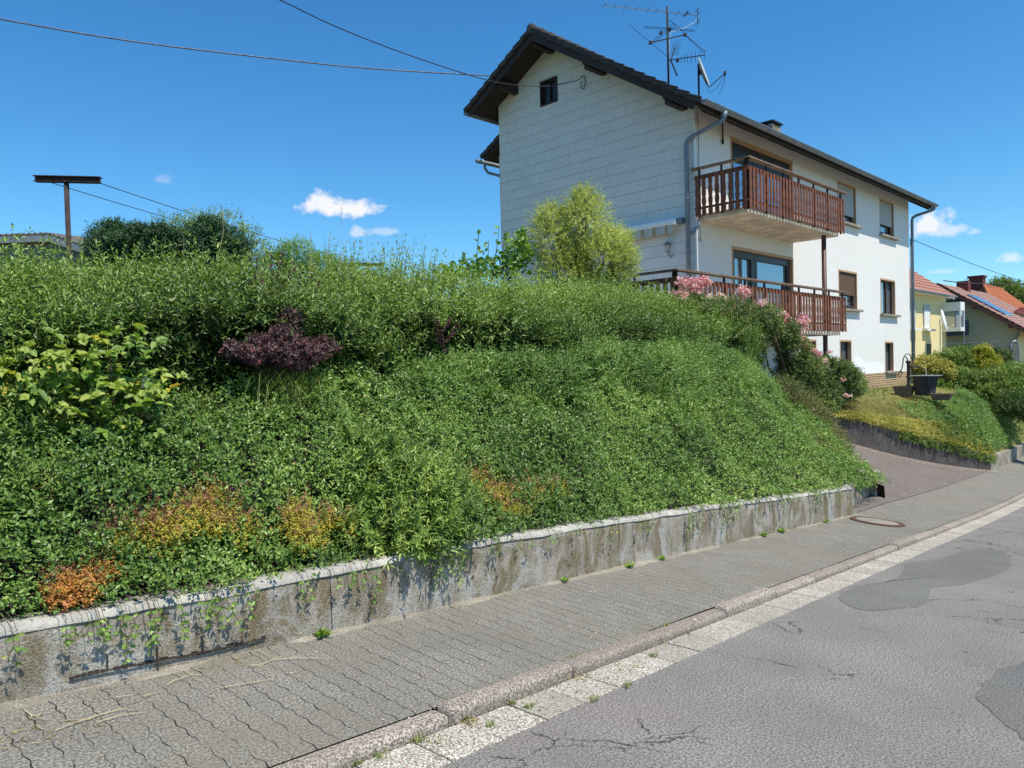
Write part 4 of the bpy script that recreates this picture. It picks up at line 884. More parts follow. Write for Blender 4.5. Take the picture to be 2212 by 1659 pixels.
# hand pump
pp = at(1963, 845, 24.6); hp = thing('hand_pump', 'dark cast iron hand water pump with curved handle at the house corner', 'pump', (pp[0], pp[1], pp[2]-.1)); o_ = np.array([pp[0], pp[1], pp[2]-.1]); DP = 24.6
MB().tube([(0, 0, 0), (0, 0, .28)], .075, 12).build('foot', M['iron'], hp); m = MB(); m.tube([(0, 0, .25), (0, 0, .33), (0, 0, 1.02), (0, 0, 1.05), (0, 0, 1.12)], [.09, .055, .05, .085, .08], 12); m.tube([(0, 0, .56), (0, 0, .60)], .08, 12); m.build('barrel', M['iron'], hp, smooth=True)
m = MB(); m.tube([(0, 0, .92), (.12, -.02, .92), (.28, -.05, .92), (.33, -.06, .88)], [.05, .035, .032, .036], 8); m.build('spout', M['iron'], hp, smooth=True)
m = MB(); pts = [L(at(x, y, DP)) for x, y in ((1964, 790), (1961, 778), (1957, 771), (1953, 770), (1951, 776), (1950, 788), (1948, 797), (1944, 803), (1940, 810), (1941, 815), (1946, 813), (1948, 806), (1946, 800))]; m.tube(pts, .018, 6); pts = [L(at(x, y, DP)) for x, y in ((1953, 770), (1957, 765), (1963, 764), (1967, 768), (1968, 776))]; m.tube(pts, .016, 6); m.build('handle', M['iron'], hp, smooth=True)
# stone bench at the rose bush
ps = at(1842, 853, 23.4); sb = thing('stone_slab', 'low pale stone slab resting on dark blocks below the pink rose bush', 'stone slab', tuple(ps), .45)
MB().box((-.38, -.22, .12), (.38, .22, .19)).build('slab', M['concrete_top'], sb, bevel=.015); MB().box((-.30, -.18, -.15), (-.1, .18, .12)).build('block', M['trough'], sb); MB().box((.1, -.18, -.15), (.30, .18, .12)).build('block', M['trough'], sb)
# ================================================================ FAR HOUSES
def H2(K): return lambda u, v, z: K+DF*u+DG*v+np.array([0, 0, z])
K1 = at(2043.5, 700, 44); K1[2] = 0
yh = thing('house', 'pale yellow house with a pinkish red tiled roof right behind the white house', 'house', tuple(K1), RZ)
def lz(K, x, y):                                    # height at the front right edge
    D = K[1]; return at(x, y, D)[2]
ez = lz(K1, 2043, 641)                              # eave height
m = MB(); m.add([(-12, 0, -2), (0, 0, -2), (0, 0, ez+.15), (-12, 0, ez+.15)], [(0, 1, 2, 3)]); m.add([(0, 0, -2), (0, 8, -2), (0, 8, ez), (0, 4, ez+3), (0, 0, ez)], [(0, 1, 2, 3, 4)]); m.add([(-12, 0, -2), (-12, 8, -2), (-12, 8, ez), (-12, 4, ez+3), (-12, 0, ez)], [(0, 1, 2, 3, 4)]); m.build('walls', M['stucco_y'], yh, recalc=False)
def tiled(name, mat, par, p0, p1, q0, q1, n, w=40, amp=.03, stp=.05):
    """slope from eave p0-p1 up to ridge q0-q1, n courses"""
    p0, p1, q0, q1 = map(lambda q: np.array(q, float), (p0, p1, q0, q1)); nr = np.cross(p1-p0, q0-p0); nr /= np.linalg.norm(nr); nr *= np.sign(nr[2]); f = np.linspace(0, 1, w*4+1); wv_ = amp*np.cos(f*w*2*math.pi); rows = []
    for c in range(n):
        for g, h in ((0, 0), (0, stp), (1, .005)):
            k = (c+g)/n; a = p0+(q0-p0)*k; b = p1+(q1-p1)*k; rows.append(a+(b-a)*f[:, None]+nr*(h+(wv_ if h else 0))[..., None] if h else a+(b-a)*f[:, None]+nr*0)
    return grid_obj(name, np.array(rows), mat, None, par, smooth=False)
rf = tiled('roof', M['red_roof'], yh, (-12.5, -.45, ez-.0), (.25, -.45, ez-.0), (-12.5, 4, ez+3.35), (.25, 4, ez+3.35), 13, 40, .012, .05)
m = MB(); m.box((-12.4, -.42, ez-.10), (.22, 0, ez-.05)); m.prism([(-.45, ez-.03), (4, ez+3.3), (4, ez+3.1), (-.4, ez-.2)], (.2, 0, 0), (0, 1, 0), (0, 0, 1), (1, 0, 0), .05); m.build('eaves', M['white'], rf)
m = MB(); m.tube([(-12.4, -.5, ez-.03), (.3, -.5, ez-.03)], .06, 8); m.build('gutter', M['zinc'], yh)
for (xa, xb, yt, yb_) in ((1964, 1974, 640, 756), (1991, 2006, 656, 757)):
    pass
def fpx(K, x, y):                                   # pixel -> (u, z) on the front plane through K
    r = ray(x, y); k = ((K-CAM)@DG)/(r@DG); P = r*k+CAM; return (P-K)@DF, P[2]
for (xa, xb, ya, yb_) in ((1963, 1975, 648, 709), (1993, 2007, 658, 710)):
    ua, z1_ = fpx(K1, xa, ya); ub_, _ = fpx(K1, xb, ya); _, z0_ = fpx(K1, (xa+xb)/2, yb_)
    wd = MB().box((ua, -.06, z0_), (ub_, -.002, z1_)).build('window', M['shutter'], yh); MB().box((ua+.12, -.065, z0_+.02), (ub_-.12, -.06, z1_-.3)).build('roller_shutter', M['white'], wd); MB().box((ua-.15, -.28, z0_-.14), (ub_+.15, 0, z0_-.02)).build('sill', M['white'], wd)
for (xa, xb, ya, yb_) in ((2002, 2010, 743, 775),):
    ua, z1_ = fpx(K1, xa, ya); ub_, _ = fpx(K1, xb, ya); _, z0_ = fpx(K1, (xa+xb)/2, yb_); wd = MB().box((ua, -.04, z0_), (ub_, -.001, z1_)).build('window', M['framedark'], yh)
# bay with white frame at the corner
ua, z1_ = fpx(K1, 2027, 655); ub_, _ = fpx(K1, 2043, 655); z0_ = at(2035, 715, 44)[2]
# two-storey glazed oriel
m = MB(); m.box((-.75, -.95, z0_-.06), (.12, -.001, z0_+.16)); m.box((-.75, -.95, z1_-.45), (.12, -.001, z1_+.05))
for (x, y) in ((-.75, -.95), (.04, -.95), (-.75, -.1)): m.box((x, y, z0_+.16), (x+.08, y+.08, z1_-.45))
orl = m.build('oriel', M['white'], yh); MB().box((-.70, -.90, z0_+.161), (.07, -.01, z1_-.451)).build('pane', M['glass'], orl)
dpx = thing('satellite_dish', 'white satellite dish on a pole in front of the yellow house corner', 'satellite dish', tuple(at(2031, 775, 41))); o_ = np.array(at(2031, 775, 41))
MB().tube([L(at(2031, 790, 41)), L(at(2031, 708, 41)), L(at(2030, 690, 41))], .03, 6).build('mast', M['shutter'], dpx); MB().lathe(L(at(2038, 692, 41)), [(.001, -.08), (.3, -.05), (.62, .06), (.63, .04), (.3, -.09), (.001, -.12)], 24, (.80, -.55, .2)).build('reflector', M['white'], dpx, smooth=True)
MB().tube([L(at(2040, 712, 41)), L(at(2058, 704, 40.5)), L(at(2061, 703, 40.5))], [.02, .02, .06], 6).build('feed_arm', M['white'], dpx)
# beige house
KB = at(2199, 760, 45.); KB[2] = 0
bh = thing('house', 'beige house with a long brownish tiled roof, solar panel and blue balcony', 'house', tuple(KB), RZ)
rv = 4.2; zR = at(2036, 613, 45+rv*.706)[2]; zE = at(2201, 700, 45)[2]; sl_ = (zR-zE)/rv
m = MB(); m.add([(0, 0, -2), (0, 2*rv, -2), (0, 2*rv, zE-.1), (0, rv, zR-.15), (0, 0, zE-.1)], [(0, 1, 2, 3, 4)]); m.build('gable_wall', M['stucco_b'], bh, recalc=False)
m = MB(); m.add([(0, 0, -2), (12, 0, -2), (12, 0, zE), (0, 0, zE)], [(0, 1, 2, 3)]); m.build('front_wall', M['stucco_y'], bh, recalc=False)
rf2 = tiled('roof', M['brn_roof'], bh, (-.7, -.9, zE-.9*sl_), (12, -.9, zE-.9*sl_), (-.7, rv, zR), (12, rv, zR), 16, 42, .02, .06)
tiled('rear_slope', M['brn_roof'], rf2, (-.7, 2*rv+.6, zE-.6*sl_), (12, 2*rv+.6, zE-.6*sl_), (-.7, rv, zR), (12, rv, zR), 15, 42, .02, .06)
m = MB(); m.prism([(-.9, zE-.9*sl_-.02), (rv, zR-.02), (2*rv+.6, zE-.6*sl_-.02), (2*rv+.6, zE-.6*sl_-.25), (rv, zR-.27), (-.9, zE-.9*sl_-.25)], (-.72, 0, 0), (0, 1, 0), (0, 0, 1), (1, 0, 0), .05); m.prism([(-.85, zE-.85*sl_-.06), (rv, zR-.06), (rv, zR-.14), (-.85, zE-.85*sl_-.14)], (-.66, 0, 0), (0, 1, 0), (0, 0, 1), (1, 0, 0), 12.6)
for v in (.3, 2.2): m.box((-.66, v-.08, zE+v*sl_-.42), (0, v+.08, zE+v*sl_-.18))
m.build('barge_board', simple('reddish_barge', (.16, .07, .05), .7), rf2)
m = MB()
def onslope(u, v, h=0): return (u, v-h*.5, zE+v*sl_+h)
a, b, c, d = onslope(1.0, 2.95, .12), onslope(3.4, 2.95, .12), onslope(3.4, .9, .12), onslope(1.0, .9, .12)
sp = MB().add([a, b, c, d]+[tuple(np.array(q)-[0, 0, .1]) for q in (a, b, c, d)], [(0, 1, 2, 3), (4, 5, 6, 7), (0, 1, 5, 4), (1, 2, 6, 5), (2, 3, 7, 6), (3, 0, 4, 7)]).build('solar_panel', M['solar'], rf2)
m = MB(); m.box((4.2, rv-.6, zR-1), (4.9, rv+.1, zR+.42)); c_ = m.build('chimney', M['chim'], rf2)
def gpx(K, x, y, off_=0):
    r = ray(x, y); k = ((K-DF*off_-CAM)@DF)/(r@DF); P = r*k+CAM; return (P-K)@DG, P[2]
v0, zt_ = gpx(KB, 2053, 696); v1, _ = gpx(KB, 2093, 696); zb_ = gpx(KB, 2075, 721)[1]
# blue balcony projecting from the gable
m = MB(); m.box((-.62, v1, zb_), (-.58, v0+.3, zt_)); m.box((-.6, v1, zb_), (0, v1+.04, zt_)); m.box((-.65, v1-.02, zt_), (-.55, v0+.3, zt_+.05)); m.box((-.6, v1, zb_-.10), (0, v0+.3, zb_))
bb_ = m.build('balcony', M['blue'], bh); m = MB()
for k in range(18): y = v1+.05+(v0+.2-v1)*k/18; m.box((-.635, y, zb_+.02), (-.62, y+.05, zt_-.03))
m.build('balcony_boards', M['blue'], bb_); m = MB(); m.tube([(-.66, v1+.12, zb_-1.9), (-.66, v1+.12, zt_+.02)], .05, 8); m.build('balcony_post', M['shutter'], bb_)
v0, z1_ = gpx(KB, 2062, 668); v1, _ = gpx(KB, 2079, 668); z0_ = gpx(KB, 2070, 697)[1]; wd = MB().box((-.02, v1, z0_), (.1, v0, z1_)).build('window', M['framedark'], bh); m = MB()
for k in range(8): m.box((-.03, v1+.05, z0_+.03+(z1_-z0_-.06)*k/8), (-.02, v0-.05, z0_+.03+(z1_-z0_-.06)*(k+.8)/8))
m.build('roller_shutter', M['blind'], wd)
v0, z1_ = gpx(KB, 2050, 650); v1, _ = gpx(KB, 2079, 650); m = MB(); m.box((-.5, v1, z1_-.18), (0, v0, z1_)); aw2 = m.build('awning', M['darkmetal'], bh); m = MB()
for k in range(7): y = v1+(v0-v1)*k/7; m.box((-.52, y, z1_-.32), (-.51, y+(v0-v1)/7*.6, z1_-.17))
m.build('awning_valance', M['white'], aw2)
m = MB(); m.tube([(-.08, -.1, zE-.3), (-.08, -.05, zE-.7), (-.25, .35, zE-1.3), (-.1, .5, zE-1.6), (-.1, .5, -.5)], .05, 6); m.build('downpipe', M['pipe'], bh)
m = MB(); m.tube([tuple(np.array(H(0, 0, 0))*0+np.array([-1.2, 5.5, gpx(KB, 2110, 744)[1]])), (-1.2, gpx(KB, 2158, 744, 1.2)[0], gpx(KB, 2158, 738, 1.2)[1]), (-1.2, gpx(KB, 2158, 744, 1.2)[0], -.5)], .03, 6); m.build('grab_rail', M['pipe'], bh)
# orange roofed house
KO = at(2212, 700, 58.); KO[2] = 0; oh = thing('house', 'house with a hipped orange tiled roof and dark chimney behind the beige house', 'house', tuple(KO), RZ)
q = lambda x, y, D: tuple(Matrix.Rotation(-RZ, 3, 'Z') @ Vector(at(x, y, D)-KO))
m = MB(); A1, A2, A3, A4, A5 = q(2126, 616, 60), q(2160, 622, 66), q(2225, 672, 60), q(2085, 672, 56), q(2250, 690, 54)
m.add([A1, A4, q(2160, 680, 54), A5, A2, A3], [(0, 1, 2), (0, 2, 3, 4)]); m.add([q(2085, 672, 56), q(2160, 680, 54), q(2250, 690, 54), q(2250, 800, 54), q(2160, 800, 54), q(2085, 800, 56)], [(0, 1, 4, 5), (1, 2, 3, 4)])
bodyo = tiled('roof', M['org_roof'], oh, q(2160, 682, 54), q(2262, 694, 56), A1, q(2165, 625, 68), 14, 20, .02, .06)
tiled('hip_slope', M['org_roof'], bodyo, q(2092, 668, 60), q(2160, 682, 54), A1, tuple(np.array(A1)+[.02, 0, 0]), 14, 14, .02, .06)
m = MB(); m.tube([A1, q(2160, 682, 54)], .12, 8); m.tube([A1, q(2165, 625, 68)], .12, 8); m.build('ridge_tiles', M['org_roof'], bodyo)
m = MB(); a = np.array(q(2160, 682, 54.3)); b = np.array(q(2262, 694, 56.3)); c = np.array(q(2092, 668, 60.3)); m.add([a, b, b-[0, 0, 5], a-[0, 0, 5], c, c-[0, 0, 5]], [(0, 1, 2, 3), (0, 4, 5, 3)]); m.build('walls', M['stucco_b'], oh, recalc=False)
m = MB(); p = np.array(q(2111, 612, 62)); m.box(p+[-.5, -.5, -3], p+[.5, .5, .45]); m.box(p+[-.6, -.6, .45], p+[.6, .6, .6]); m.build('chimney', M['chim'], bodyo)
gh = thing('house', 'dark roofed house corner at the right edge beyond the solar panel', 'house', tuple(at(2212, 700, 52)), RZ); o_ = np.array(at(2212, 700, 52)); q = lambda x, y, D: tuple(Matrix.Rotation(-RZ, 3, 'Z') @ Vector(at(x, y, D)-o_))
tiled('roof', M['chim'], gh, q(2186, 676, 50), q(2300, 694, 50), q(2205, 664, 56), q(2330, 664, 58), 8, 12, .02, .05); m = MB(); a, b = np.array(q(2192, 678, 50.3)), np.array(q(2300, 695, 50.3)); m.add([a, b, b-[0, 0, 4], a-[0, 0, 4]], [(0, 1, 2, 3)]); m.build('wall', M['stucco'], gh, recalc=False)
# fence of woven slats by the far garden
fn = thing('wooden_fence', 'brown arched slat fence panels behind the golden conifer', 'fence', tuple(at(2170, 790, 36)*[1, 1, 0]+[0, 0, .3])); o_ = np.array(list(at(2170, 790, 36)[:2])+[.3])
for i, (xa, xb, ya, yb_, D) in enumerate(((2068, 2098, 760, 757, 37), (2100, 2148, 754, 753, 37), (2149, 2182, 757, 756, 36))):
    m = MB()
    for k in range(14):
        f0 = (k)/14; za = at(xa, 800, D)[2]
        pa, pb_ = at(xa, ya+2, D), at(xb, yb_+2, D); top = .14
        z_ = za-.3+(pa[2]-za+.3)*f0; m.bar(L((pa[0], pa[1], z_)), L((pb_[0], pb_[1], z_+(pb_[2]-pa[2]))), .02, .085)
    for k in range(9):                              # arched head
        f_ = k/8; p = pa+(pb_-pa)*f_; m.obb(L(p+[0, 0, .02+.10*math.sin(math.pi*f_)]), (pb_-pa)/16*1.1, (0, .03, 0), (0, 0, .045))
    m.build('slat_panel', M['hedgefence'] if i == 2 else M['beam'], fn)
m = MB()
for x, y, D in ((2098, 757, 37), (2148, 752, 36.5), (2184, 755, 36)): p = at(x, y, D); m.tube([L(p), L(p-[0, 0, 2])], .06, 6)
m.build('fence_posts', M['beam'], fn)
pg = thing('gate_arch', 'curved grey tubular garden gate at the right edge of the far garden', 'gate', tuple(at(2195, 790, 36))); o_ = np.array(at(2195, 790, 36))
m = MB(); m.tube([L(at(x, y, 36)) for x, y in ((2183, 790), (2184, 745), (2188, 738), (2194, 736), (2199, 741), (2201, 760), (2203, 790))], .035, 6)
for x in (2187, 2191, 2195, 2199): m.tube([L(at(x, 742, 36)), L(at(x+.5, 790, 36))], .015, 5)
m.build('tubes', M['steel'], pg)
# ================================================================ PLANTS
def nrmz(a): return a/(np.linalg.norm(a, axis=-1, keepdims=True)+1e-9)
def rdir(n): return nrmz(rng.normal(size=(n, 3)))
FACE = None
def leafmesh(name, P, D, NN, Lf, Wf, mat, rnd, parent=None, hexa=False, fold=.18, curl=.12):
    P = np.asarray(P, float); n = len(P); D = nrmz(D); S = nrmz(np.cross(D, NN)); NN = nrmz(np.cross(S, D)); Lf = np.broadcast_to(Lf, n)[:, None]; Wf = np.broadcast_to(Wf, n)[:, None]/2
    if hexa:
        pts = [P, P+D*Lf*.28-S*Wf*.85+NN*Wf*fold*2, P+D*Lf*.66-S*Wf*.8+NN*Wf*fold*2-NN*Lf*curl*.4, P+D*Lf-NN*Lf*curl, P+D*Lf*.66+S*Wf*.8+NN*Wf*fold*2-NN*Lf*curl*.4, P+D*Lf*.28+S*Wf*.85+NN*Wf*fold*2]
        V = np.stack(pts, 1).reshape(-1, 3); b = np.arange(n)[:, None]*6; Q = np.concatenate([b+[0, 1, 2, 3], b+[0, 3, 4, 5]], 1).reshape(-1, 4)
    else:
        pts = [P, P+D*Lf*.45-S*Wf+NN*Wf*fold*2, P+D*Lf-NN*Lf*curl, P+D*Lf*.45+S*Wf+NN*Wf*fold*2]
        V = np.stack(pts, 1).reshape(-1, 3); b = np.arange(n)[:, None]*4; Q = np.concatenate([b+[0, 1, 2], b+[0, 2, 3]], 1).reshape(-1, 3)
    me = bpy.data.meshes.new(name); quick_mesh(me, V, Q); at_ = me.attributes.new('rnd', 'FLOAT', 'FACE'); at_.data.foreach_set('value', np.repeat(np.clip(rnd, 0, 1), 2).astype(np.float32))
    me.materials.append(mat); o = bpy.data.objects.new(name, me); COL.objects.link(o)
    if parent is not None: o.parent = parent
    return o
def shoots(P, dirs, length, nodes, Lf, Wf, ang=.8, var=.25, face=None):
    """leafy shoots with opposite leaves -> leaf arrays"""
    n = len(P); dirs = nrmz(dirs); a = nrmz(np.cross(dirs, rdir(n))); b = np.cross(dirs, a); length = np.broadcast_to(length, n)
    oP, oD, oN, oL, oW, oI = [], [], [], [], [], []
    bend = rdir(n)*.18
    for k in range(nodes):
        f = (k+.6)/nodes; c = P+(dirs+bend*f)*length[:, None]*f; th_ = k*math.pi/2+.4*k; x = a*math.cos(th_)+b*math.sin(th_); sz = (1-.35*f)*(.6+.8*min(1, f*3+.3))/1.3
        for sgn in (1, -1):
            d = nrmz(dirs*(1-ang*.45)+x*sgn*ang+rng.normal(size=(n, 3))*.18); nn = (dirs-x*sgn*.5) if face is None else (np.asarray(face)+dirs*.35-x*sgn*.35+rng.normal(size=(n, 3))*.42); m_ = (1+var*rng.normal(size=n)).clip(.4, 1.6)*sz
            oP.append(c); oD.append(d); oN.append(nn); oL.append(Lf*m_); oW.append(Wf*m_); oI.append(np.arange(n))
    oP.append(P+(dirs+bend)*length[:, None]*.97); oD.append(dirs+rng.normal(size=(n, 3))*.2); oN.append(a); oL.append(np.full(n, Lf*.7)); oW.append(np.full(n, Wf*.7)); oI.append(np.arange(n))
    return [np.concatenate(q) for q in (oP, oD, oN, oL, oW, oI)]
def blob_pts(n, blobs, shell=.55, up_bias=0.):
    """points and outward directions in a union of ellipsoids [(centre, (rx, ry, rz))]"""
    vol = np.array([b[1][0]*b[1][1]*b[1][2] for b in blobs])**.67; cnt = rng.multinomial(n, vol/vol.sum()); P, O = [], []
    for (c, r), k in zip(blobs, cnt):
        d = rdir(k); lump = .82+.36*vn(d[:, 0]*3+c[0]*3+9, d[:, 2]*3+d[:, 1]*2+c[1]+9, 4); rad_ = (shell+(1-shell)*rng.random(k)**.6)*lump; P.append(np.array(c)+d*np.array(r)*rad_[:, None]); O.append(nrmz(d/np.array(r)))
    return np.concatenate(P), np.concatenate(O)
def bush(name, label, cat, blobs, n, Lf, Wf, mat, base=None, group=None, up=.5, shoot=None, hexa=False, shell=.45, part='foliage', stem=.012, fz_b=True):
    cs = np.array([b[0] for b in blobs]); 
    if base is None: base = np.array([cs[:, 0].mean(), cs[:, 1].mean(), cs[:, 2].min()-max(b[1][2] for b in blobs)])
    base = np.array(base, float); t_ = thing(name, label, cat, tuple(base), 0, group); P, O = blob_pts(n, blobs, shell); P = P-base
    r0 = vn(P[:, 0]*3+20, P[:, 2]*3+P[:, 1]+20, 5)*.55+.45*rng.random(n)
    if shoot:
        fc = FACE if fz_b else None
        ln, nodes = shoot; a = shoots(P, O+np.array([0, 0, up])+rng.normal(size=(n, 3))*.35, ln*(.6+.8*rng.random(n)), nodes, Lf, Wf, face=fc); r = np.clip(r0[a[5]]+rng.normal(size=len(a[0]))*.15, 0, 1); leafmesh(part, a[0], a[1], a[2], a[3], a[4], mat, r, t_, hexa)
    else:
        D = O*.5+np.array([0, 0, up])+rng.normal(size=(n, 3))*.7; leafmesh(part, P, D, O+rng.normal(size=(n, 3))*.6, Lf*(.6+.8*rng.random(n)), Wf*(.6+.8*rng.random(n)), mat, r0, t_, hexa)
    m = MB()
    for c, r in blobs:
        for k in range(3):
            e = np.array(c)-base+rdir(1)[0]*np.array(r)*.45; mid = e*.5+rng.normal(size=3)*.05*np.linalg.norm(e); m.tube([(0, 0, 0), tuple(mid), tuple(e)], [stem*1.6, stem, stem*.5], 5)
    m.build('stems', M['twig'], t_, smooth=True)
    return t_
def flowers(par, pts, rad_, mat, base, n=26, size=.03, name='blossom'):
    """one cluster of petals per point"""
    for p in pts:
        d = rdir(n); d[:, 2] = np.abs(d[:, 2])*.7+d[:, 2]*.3; q = np.array(p)-base+d*rad_*(.4+.6*rng.random(n))[:, None]; r = np.clip(rng.random(1)*.5+rng.random(n)*.5, 0, 1)
        leafmesh(name, q, rdir(n)+d*.5, d+rng.normal(size=(n, 3))*.4, size*(.7+.6*rng.random(n)), size*(.7+.6*rng.random(n)), mat, r, par, True, .4)

# ---------------- main hedge
_hx = [(-60, 560), (0, 568), (100, 566), (200, 572), (300, 575), (420, 575), (560, 585), (700, 605), (760, 600), (900, 608), (1000, 618), (1140, 628), (1340, 640), (1450, 655), (1600, 668), (1650, 690), (1672, 740)]
_hs, _hz = [], []
for x, y in _hx:
    s_g = 5.
    for _ in range(12): s_g, z_g = on_t(x, y, float(th(np.clip(s_g, -2, 15)))+.75)
    _hs.append(s_g); _hz.append(z_g)
def ztop(s): return np.interp(s, _hs, _hz)-.10
HB = np.array([0, .17, .34, .55, .68, .82, .92, 1.])
def hedge_P(s, b, disp=True):
    s = np.asarray(s, float); b = np.asarray(b, float); zt = ztop(s); z0 = zh(s)-.12; t0 = th(s); pk = np.clip((s-13.6)/1.3, 0, 1)
    rc_ = np.interp(s, [0, 4, 7, 14], [.30, .26, .16, .05]); dts = [rc_, rc_*.6-.10, -.10, .30, .85, 1.35, 1.8, 2.1]; zs = [z0, z0+(zt-z0)*.33, z0+(zt-z0)*.66, z0+(zt-z0)*.93, zt, zt+0*s, zt-.12, zt-.7]
    t = np.zeros_like(s+b); z = np.zeros_like(s+b)
    for i in range(7):
        f = np.clip((b-HB[i])/(HB[i+1]-HB[i]), 0, 1); mk = (b >= HB[i]) if i == 0 else (b > HB[i]); t = np.where(mk, t0+dts[i]+(dts[i+1]-dts[i])*f, t); z = np.where(mk, zs[i]+(zs[i+1]-zs[i])*f, z)
    if disp:
        l = .42*(vn(s*1.35+4, b*4.5+s*.4, 6)-.5)+.20*(vn(s*3.6, b*9, 7)-.5); fr = np.clip(1-(b-.35)/.35, 0, 1); t = t-l*fr; z = z+l*(1-fr)*.8
    return W(s, t, z)
def surf_pts(fun, s, b, ds=.03, db=.01):
    P = fun(s, b); U_ = fun(s+ds, b)-fun(s-ds, b); V_ = fun(s, b+db)-fun(s, b-db); n_ = nrmz(np.cross(U_, V_)); return P, n_
hedge = thing('hedge', 'long green privet hedge along the top of the planted bank below the white house', 'hedge', tuple(W(7, 6, 1.2))); hb_ = W(7., 6., 1.2)
ns = 17500; FACE = nrmz(sd+np.array([0, 0, .1])-DT*.25)
s = np.concatenate([rng.uniform(-1.2, 4.5, int(ns*.42)), rng.uniform(4.5, 14.7, int(ns*.58))]); b = rng.random(len(s))**.9*.98
P, NV = surf_pts(hedge_P, s, b); P = P-NV*(rng.random(len(s))**1.2*.24)[:, None]
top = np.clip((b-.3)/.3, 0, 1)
dirs = NV*.55+np.array([0, 0, .75])+rng.normal(size=P.shape)*.38
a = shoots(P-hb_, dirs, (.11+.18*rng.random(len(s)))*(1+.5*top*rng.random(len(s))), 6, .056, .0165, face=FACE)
shade_var = .10+.42*vn(s*.8, b*3, 1)+.28*top  # lower leaves darker: older foliage, plus shade put into the leaf tone
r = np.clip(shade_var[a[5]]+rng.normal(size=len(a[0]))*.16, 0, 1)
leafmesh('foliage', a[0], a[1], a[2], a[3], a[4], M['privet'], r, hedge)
# long young shoots above the top
k = 520; s = np.concatenate([rng.uniform(-1, 14.3, k-130), rng.uniform(3.6, 5.3, 130)]); b = rng.uniform(.45, .85, k); P = hedge_P(s, b); P = P-[0, 0, .05]
dirs = np.array([0, 0, 1.])+rng.normal(size=P.shape)*.2; ln = (.18+.28*rng.random(k))*np.where((s > 3.6) & (s < 5.3), 1.25, .8); a = shoots(P-hb_, dirs, ln, 9, .042, .013, .75); r = np.clip(.45+.4*rng.random(k)[a[5]]+rng.normal(size=len(a[0]))*.08, 0, 1); leafmesh('young_shoots', a[0], a[1], a[2], a[3], a[4], M['privet'], r, hedge, True)
m = MB(); D_ = nrmz(dirs)
for i in range(k): m.tube([tuple(P[i]-hb_-D_[i]*.1), tuple(P[i]-hb_+D_[i]*ln[i])], [.003, .0015], 3)
tag(m.build('shoot_stems', simple('green_stem', (.12, .14, .05), .7), hedge), kind='stuff')
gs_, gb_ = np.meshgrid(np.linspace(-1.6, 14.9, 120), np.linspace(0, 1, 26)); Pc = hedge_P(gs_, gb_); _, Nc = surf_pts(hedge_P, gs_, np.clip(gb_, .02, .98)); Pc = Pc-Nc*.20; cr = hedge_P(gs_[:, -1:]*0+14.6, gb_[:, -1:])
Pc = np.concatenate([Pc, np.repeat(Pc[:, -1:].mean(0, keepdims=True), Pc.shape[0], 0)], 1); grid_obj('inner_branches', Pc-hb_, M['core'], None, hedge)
# rounded end face of the hedge by the driveway
k = 2600; yy = rng.random(k); zz = rng.random(k)**.8; tq = th(14.8)+.1+1.9*yy; zq = .55+(ztop(14.6)-.65)*zz*(1-.25*yy); Pq = W(14.75+.3*np.sin(math.pi*zz)*np.sin(math.pi*(.15+.7*yy))+.1*rng.random(k), tq, zq); a = shoots(Pq-hb_, DH*.7+[0, 0, .6]+rng.normal(size=(k, 3))*.4, .1+.16*rng.random(k), 6, .046, .0155)
leafmesh('foliage', a[0], a[1], a[2], a[3], a[4], M['privet'], np.clip(.35+.35*rng.random(k)[a[5]]+rng.normal(size=len(a[0]))*.12, 0, 1), hedge)

# ---------------- lower privet row on the bank
lowh = thing('hedge', 'lower lighter privet growing on the bank in front of the tall hedge', 'hedge', tuple(W(10, 5.2, .9))); lb_ = W(10., 5.2, .9)
def low_P(s, b):
    s = np.asarray(s, float); b = np.asarray(b, float); e = np.sin(math.pi*np.clip((s-4.3)/10.2, 0, 1))**.45; w0 = 1-.40*e-.10*(vn(s*1.1, 3, 2)-.5)*2; a_ = w0+(1.05-w0)*b; t = bank_t(s, a_)-.10*np.sin(math.pi*b); z = bank_z(s, np.minimum(a_, 1))+e*.48*np.sin(math.pi*np.clip(b, 0, 1))**.7+.16*(vn(s*2.2, b*2.5, 5)-.5)
    return W(s, t, z)
k = 7500; s = rng.uniform(4.3, 14.5, k); b = rng.random(k)*.96+.02; P, NV = surf_pts(low_P, s, b); P = P-NV*(rng.random(k)*.10)[:, None]; a = shoots(P-lb_, NV*.6+[0, 0, .8]+rng.normal(size=P.shape)*.35, .11+.16*rng.random(k), 6, .054, .015, face=FACE)
leafmesh('foliage', a[0], a[1], a[2], a[3], a[4], M['privet_b'], np.clip((.15+.45*vn(s*1.2, b*2, 2)+.3*rng.random(k))[a[5]]+rng.normal(size=len(a[0]))*.12, 0, 1), lowh)

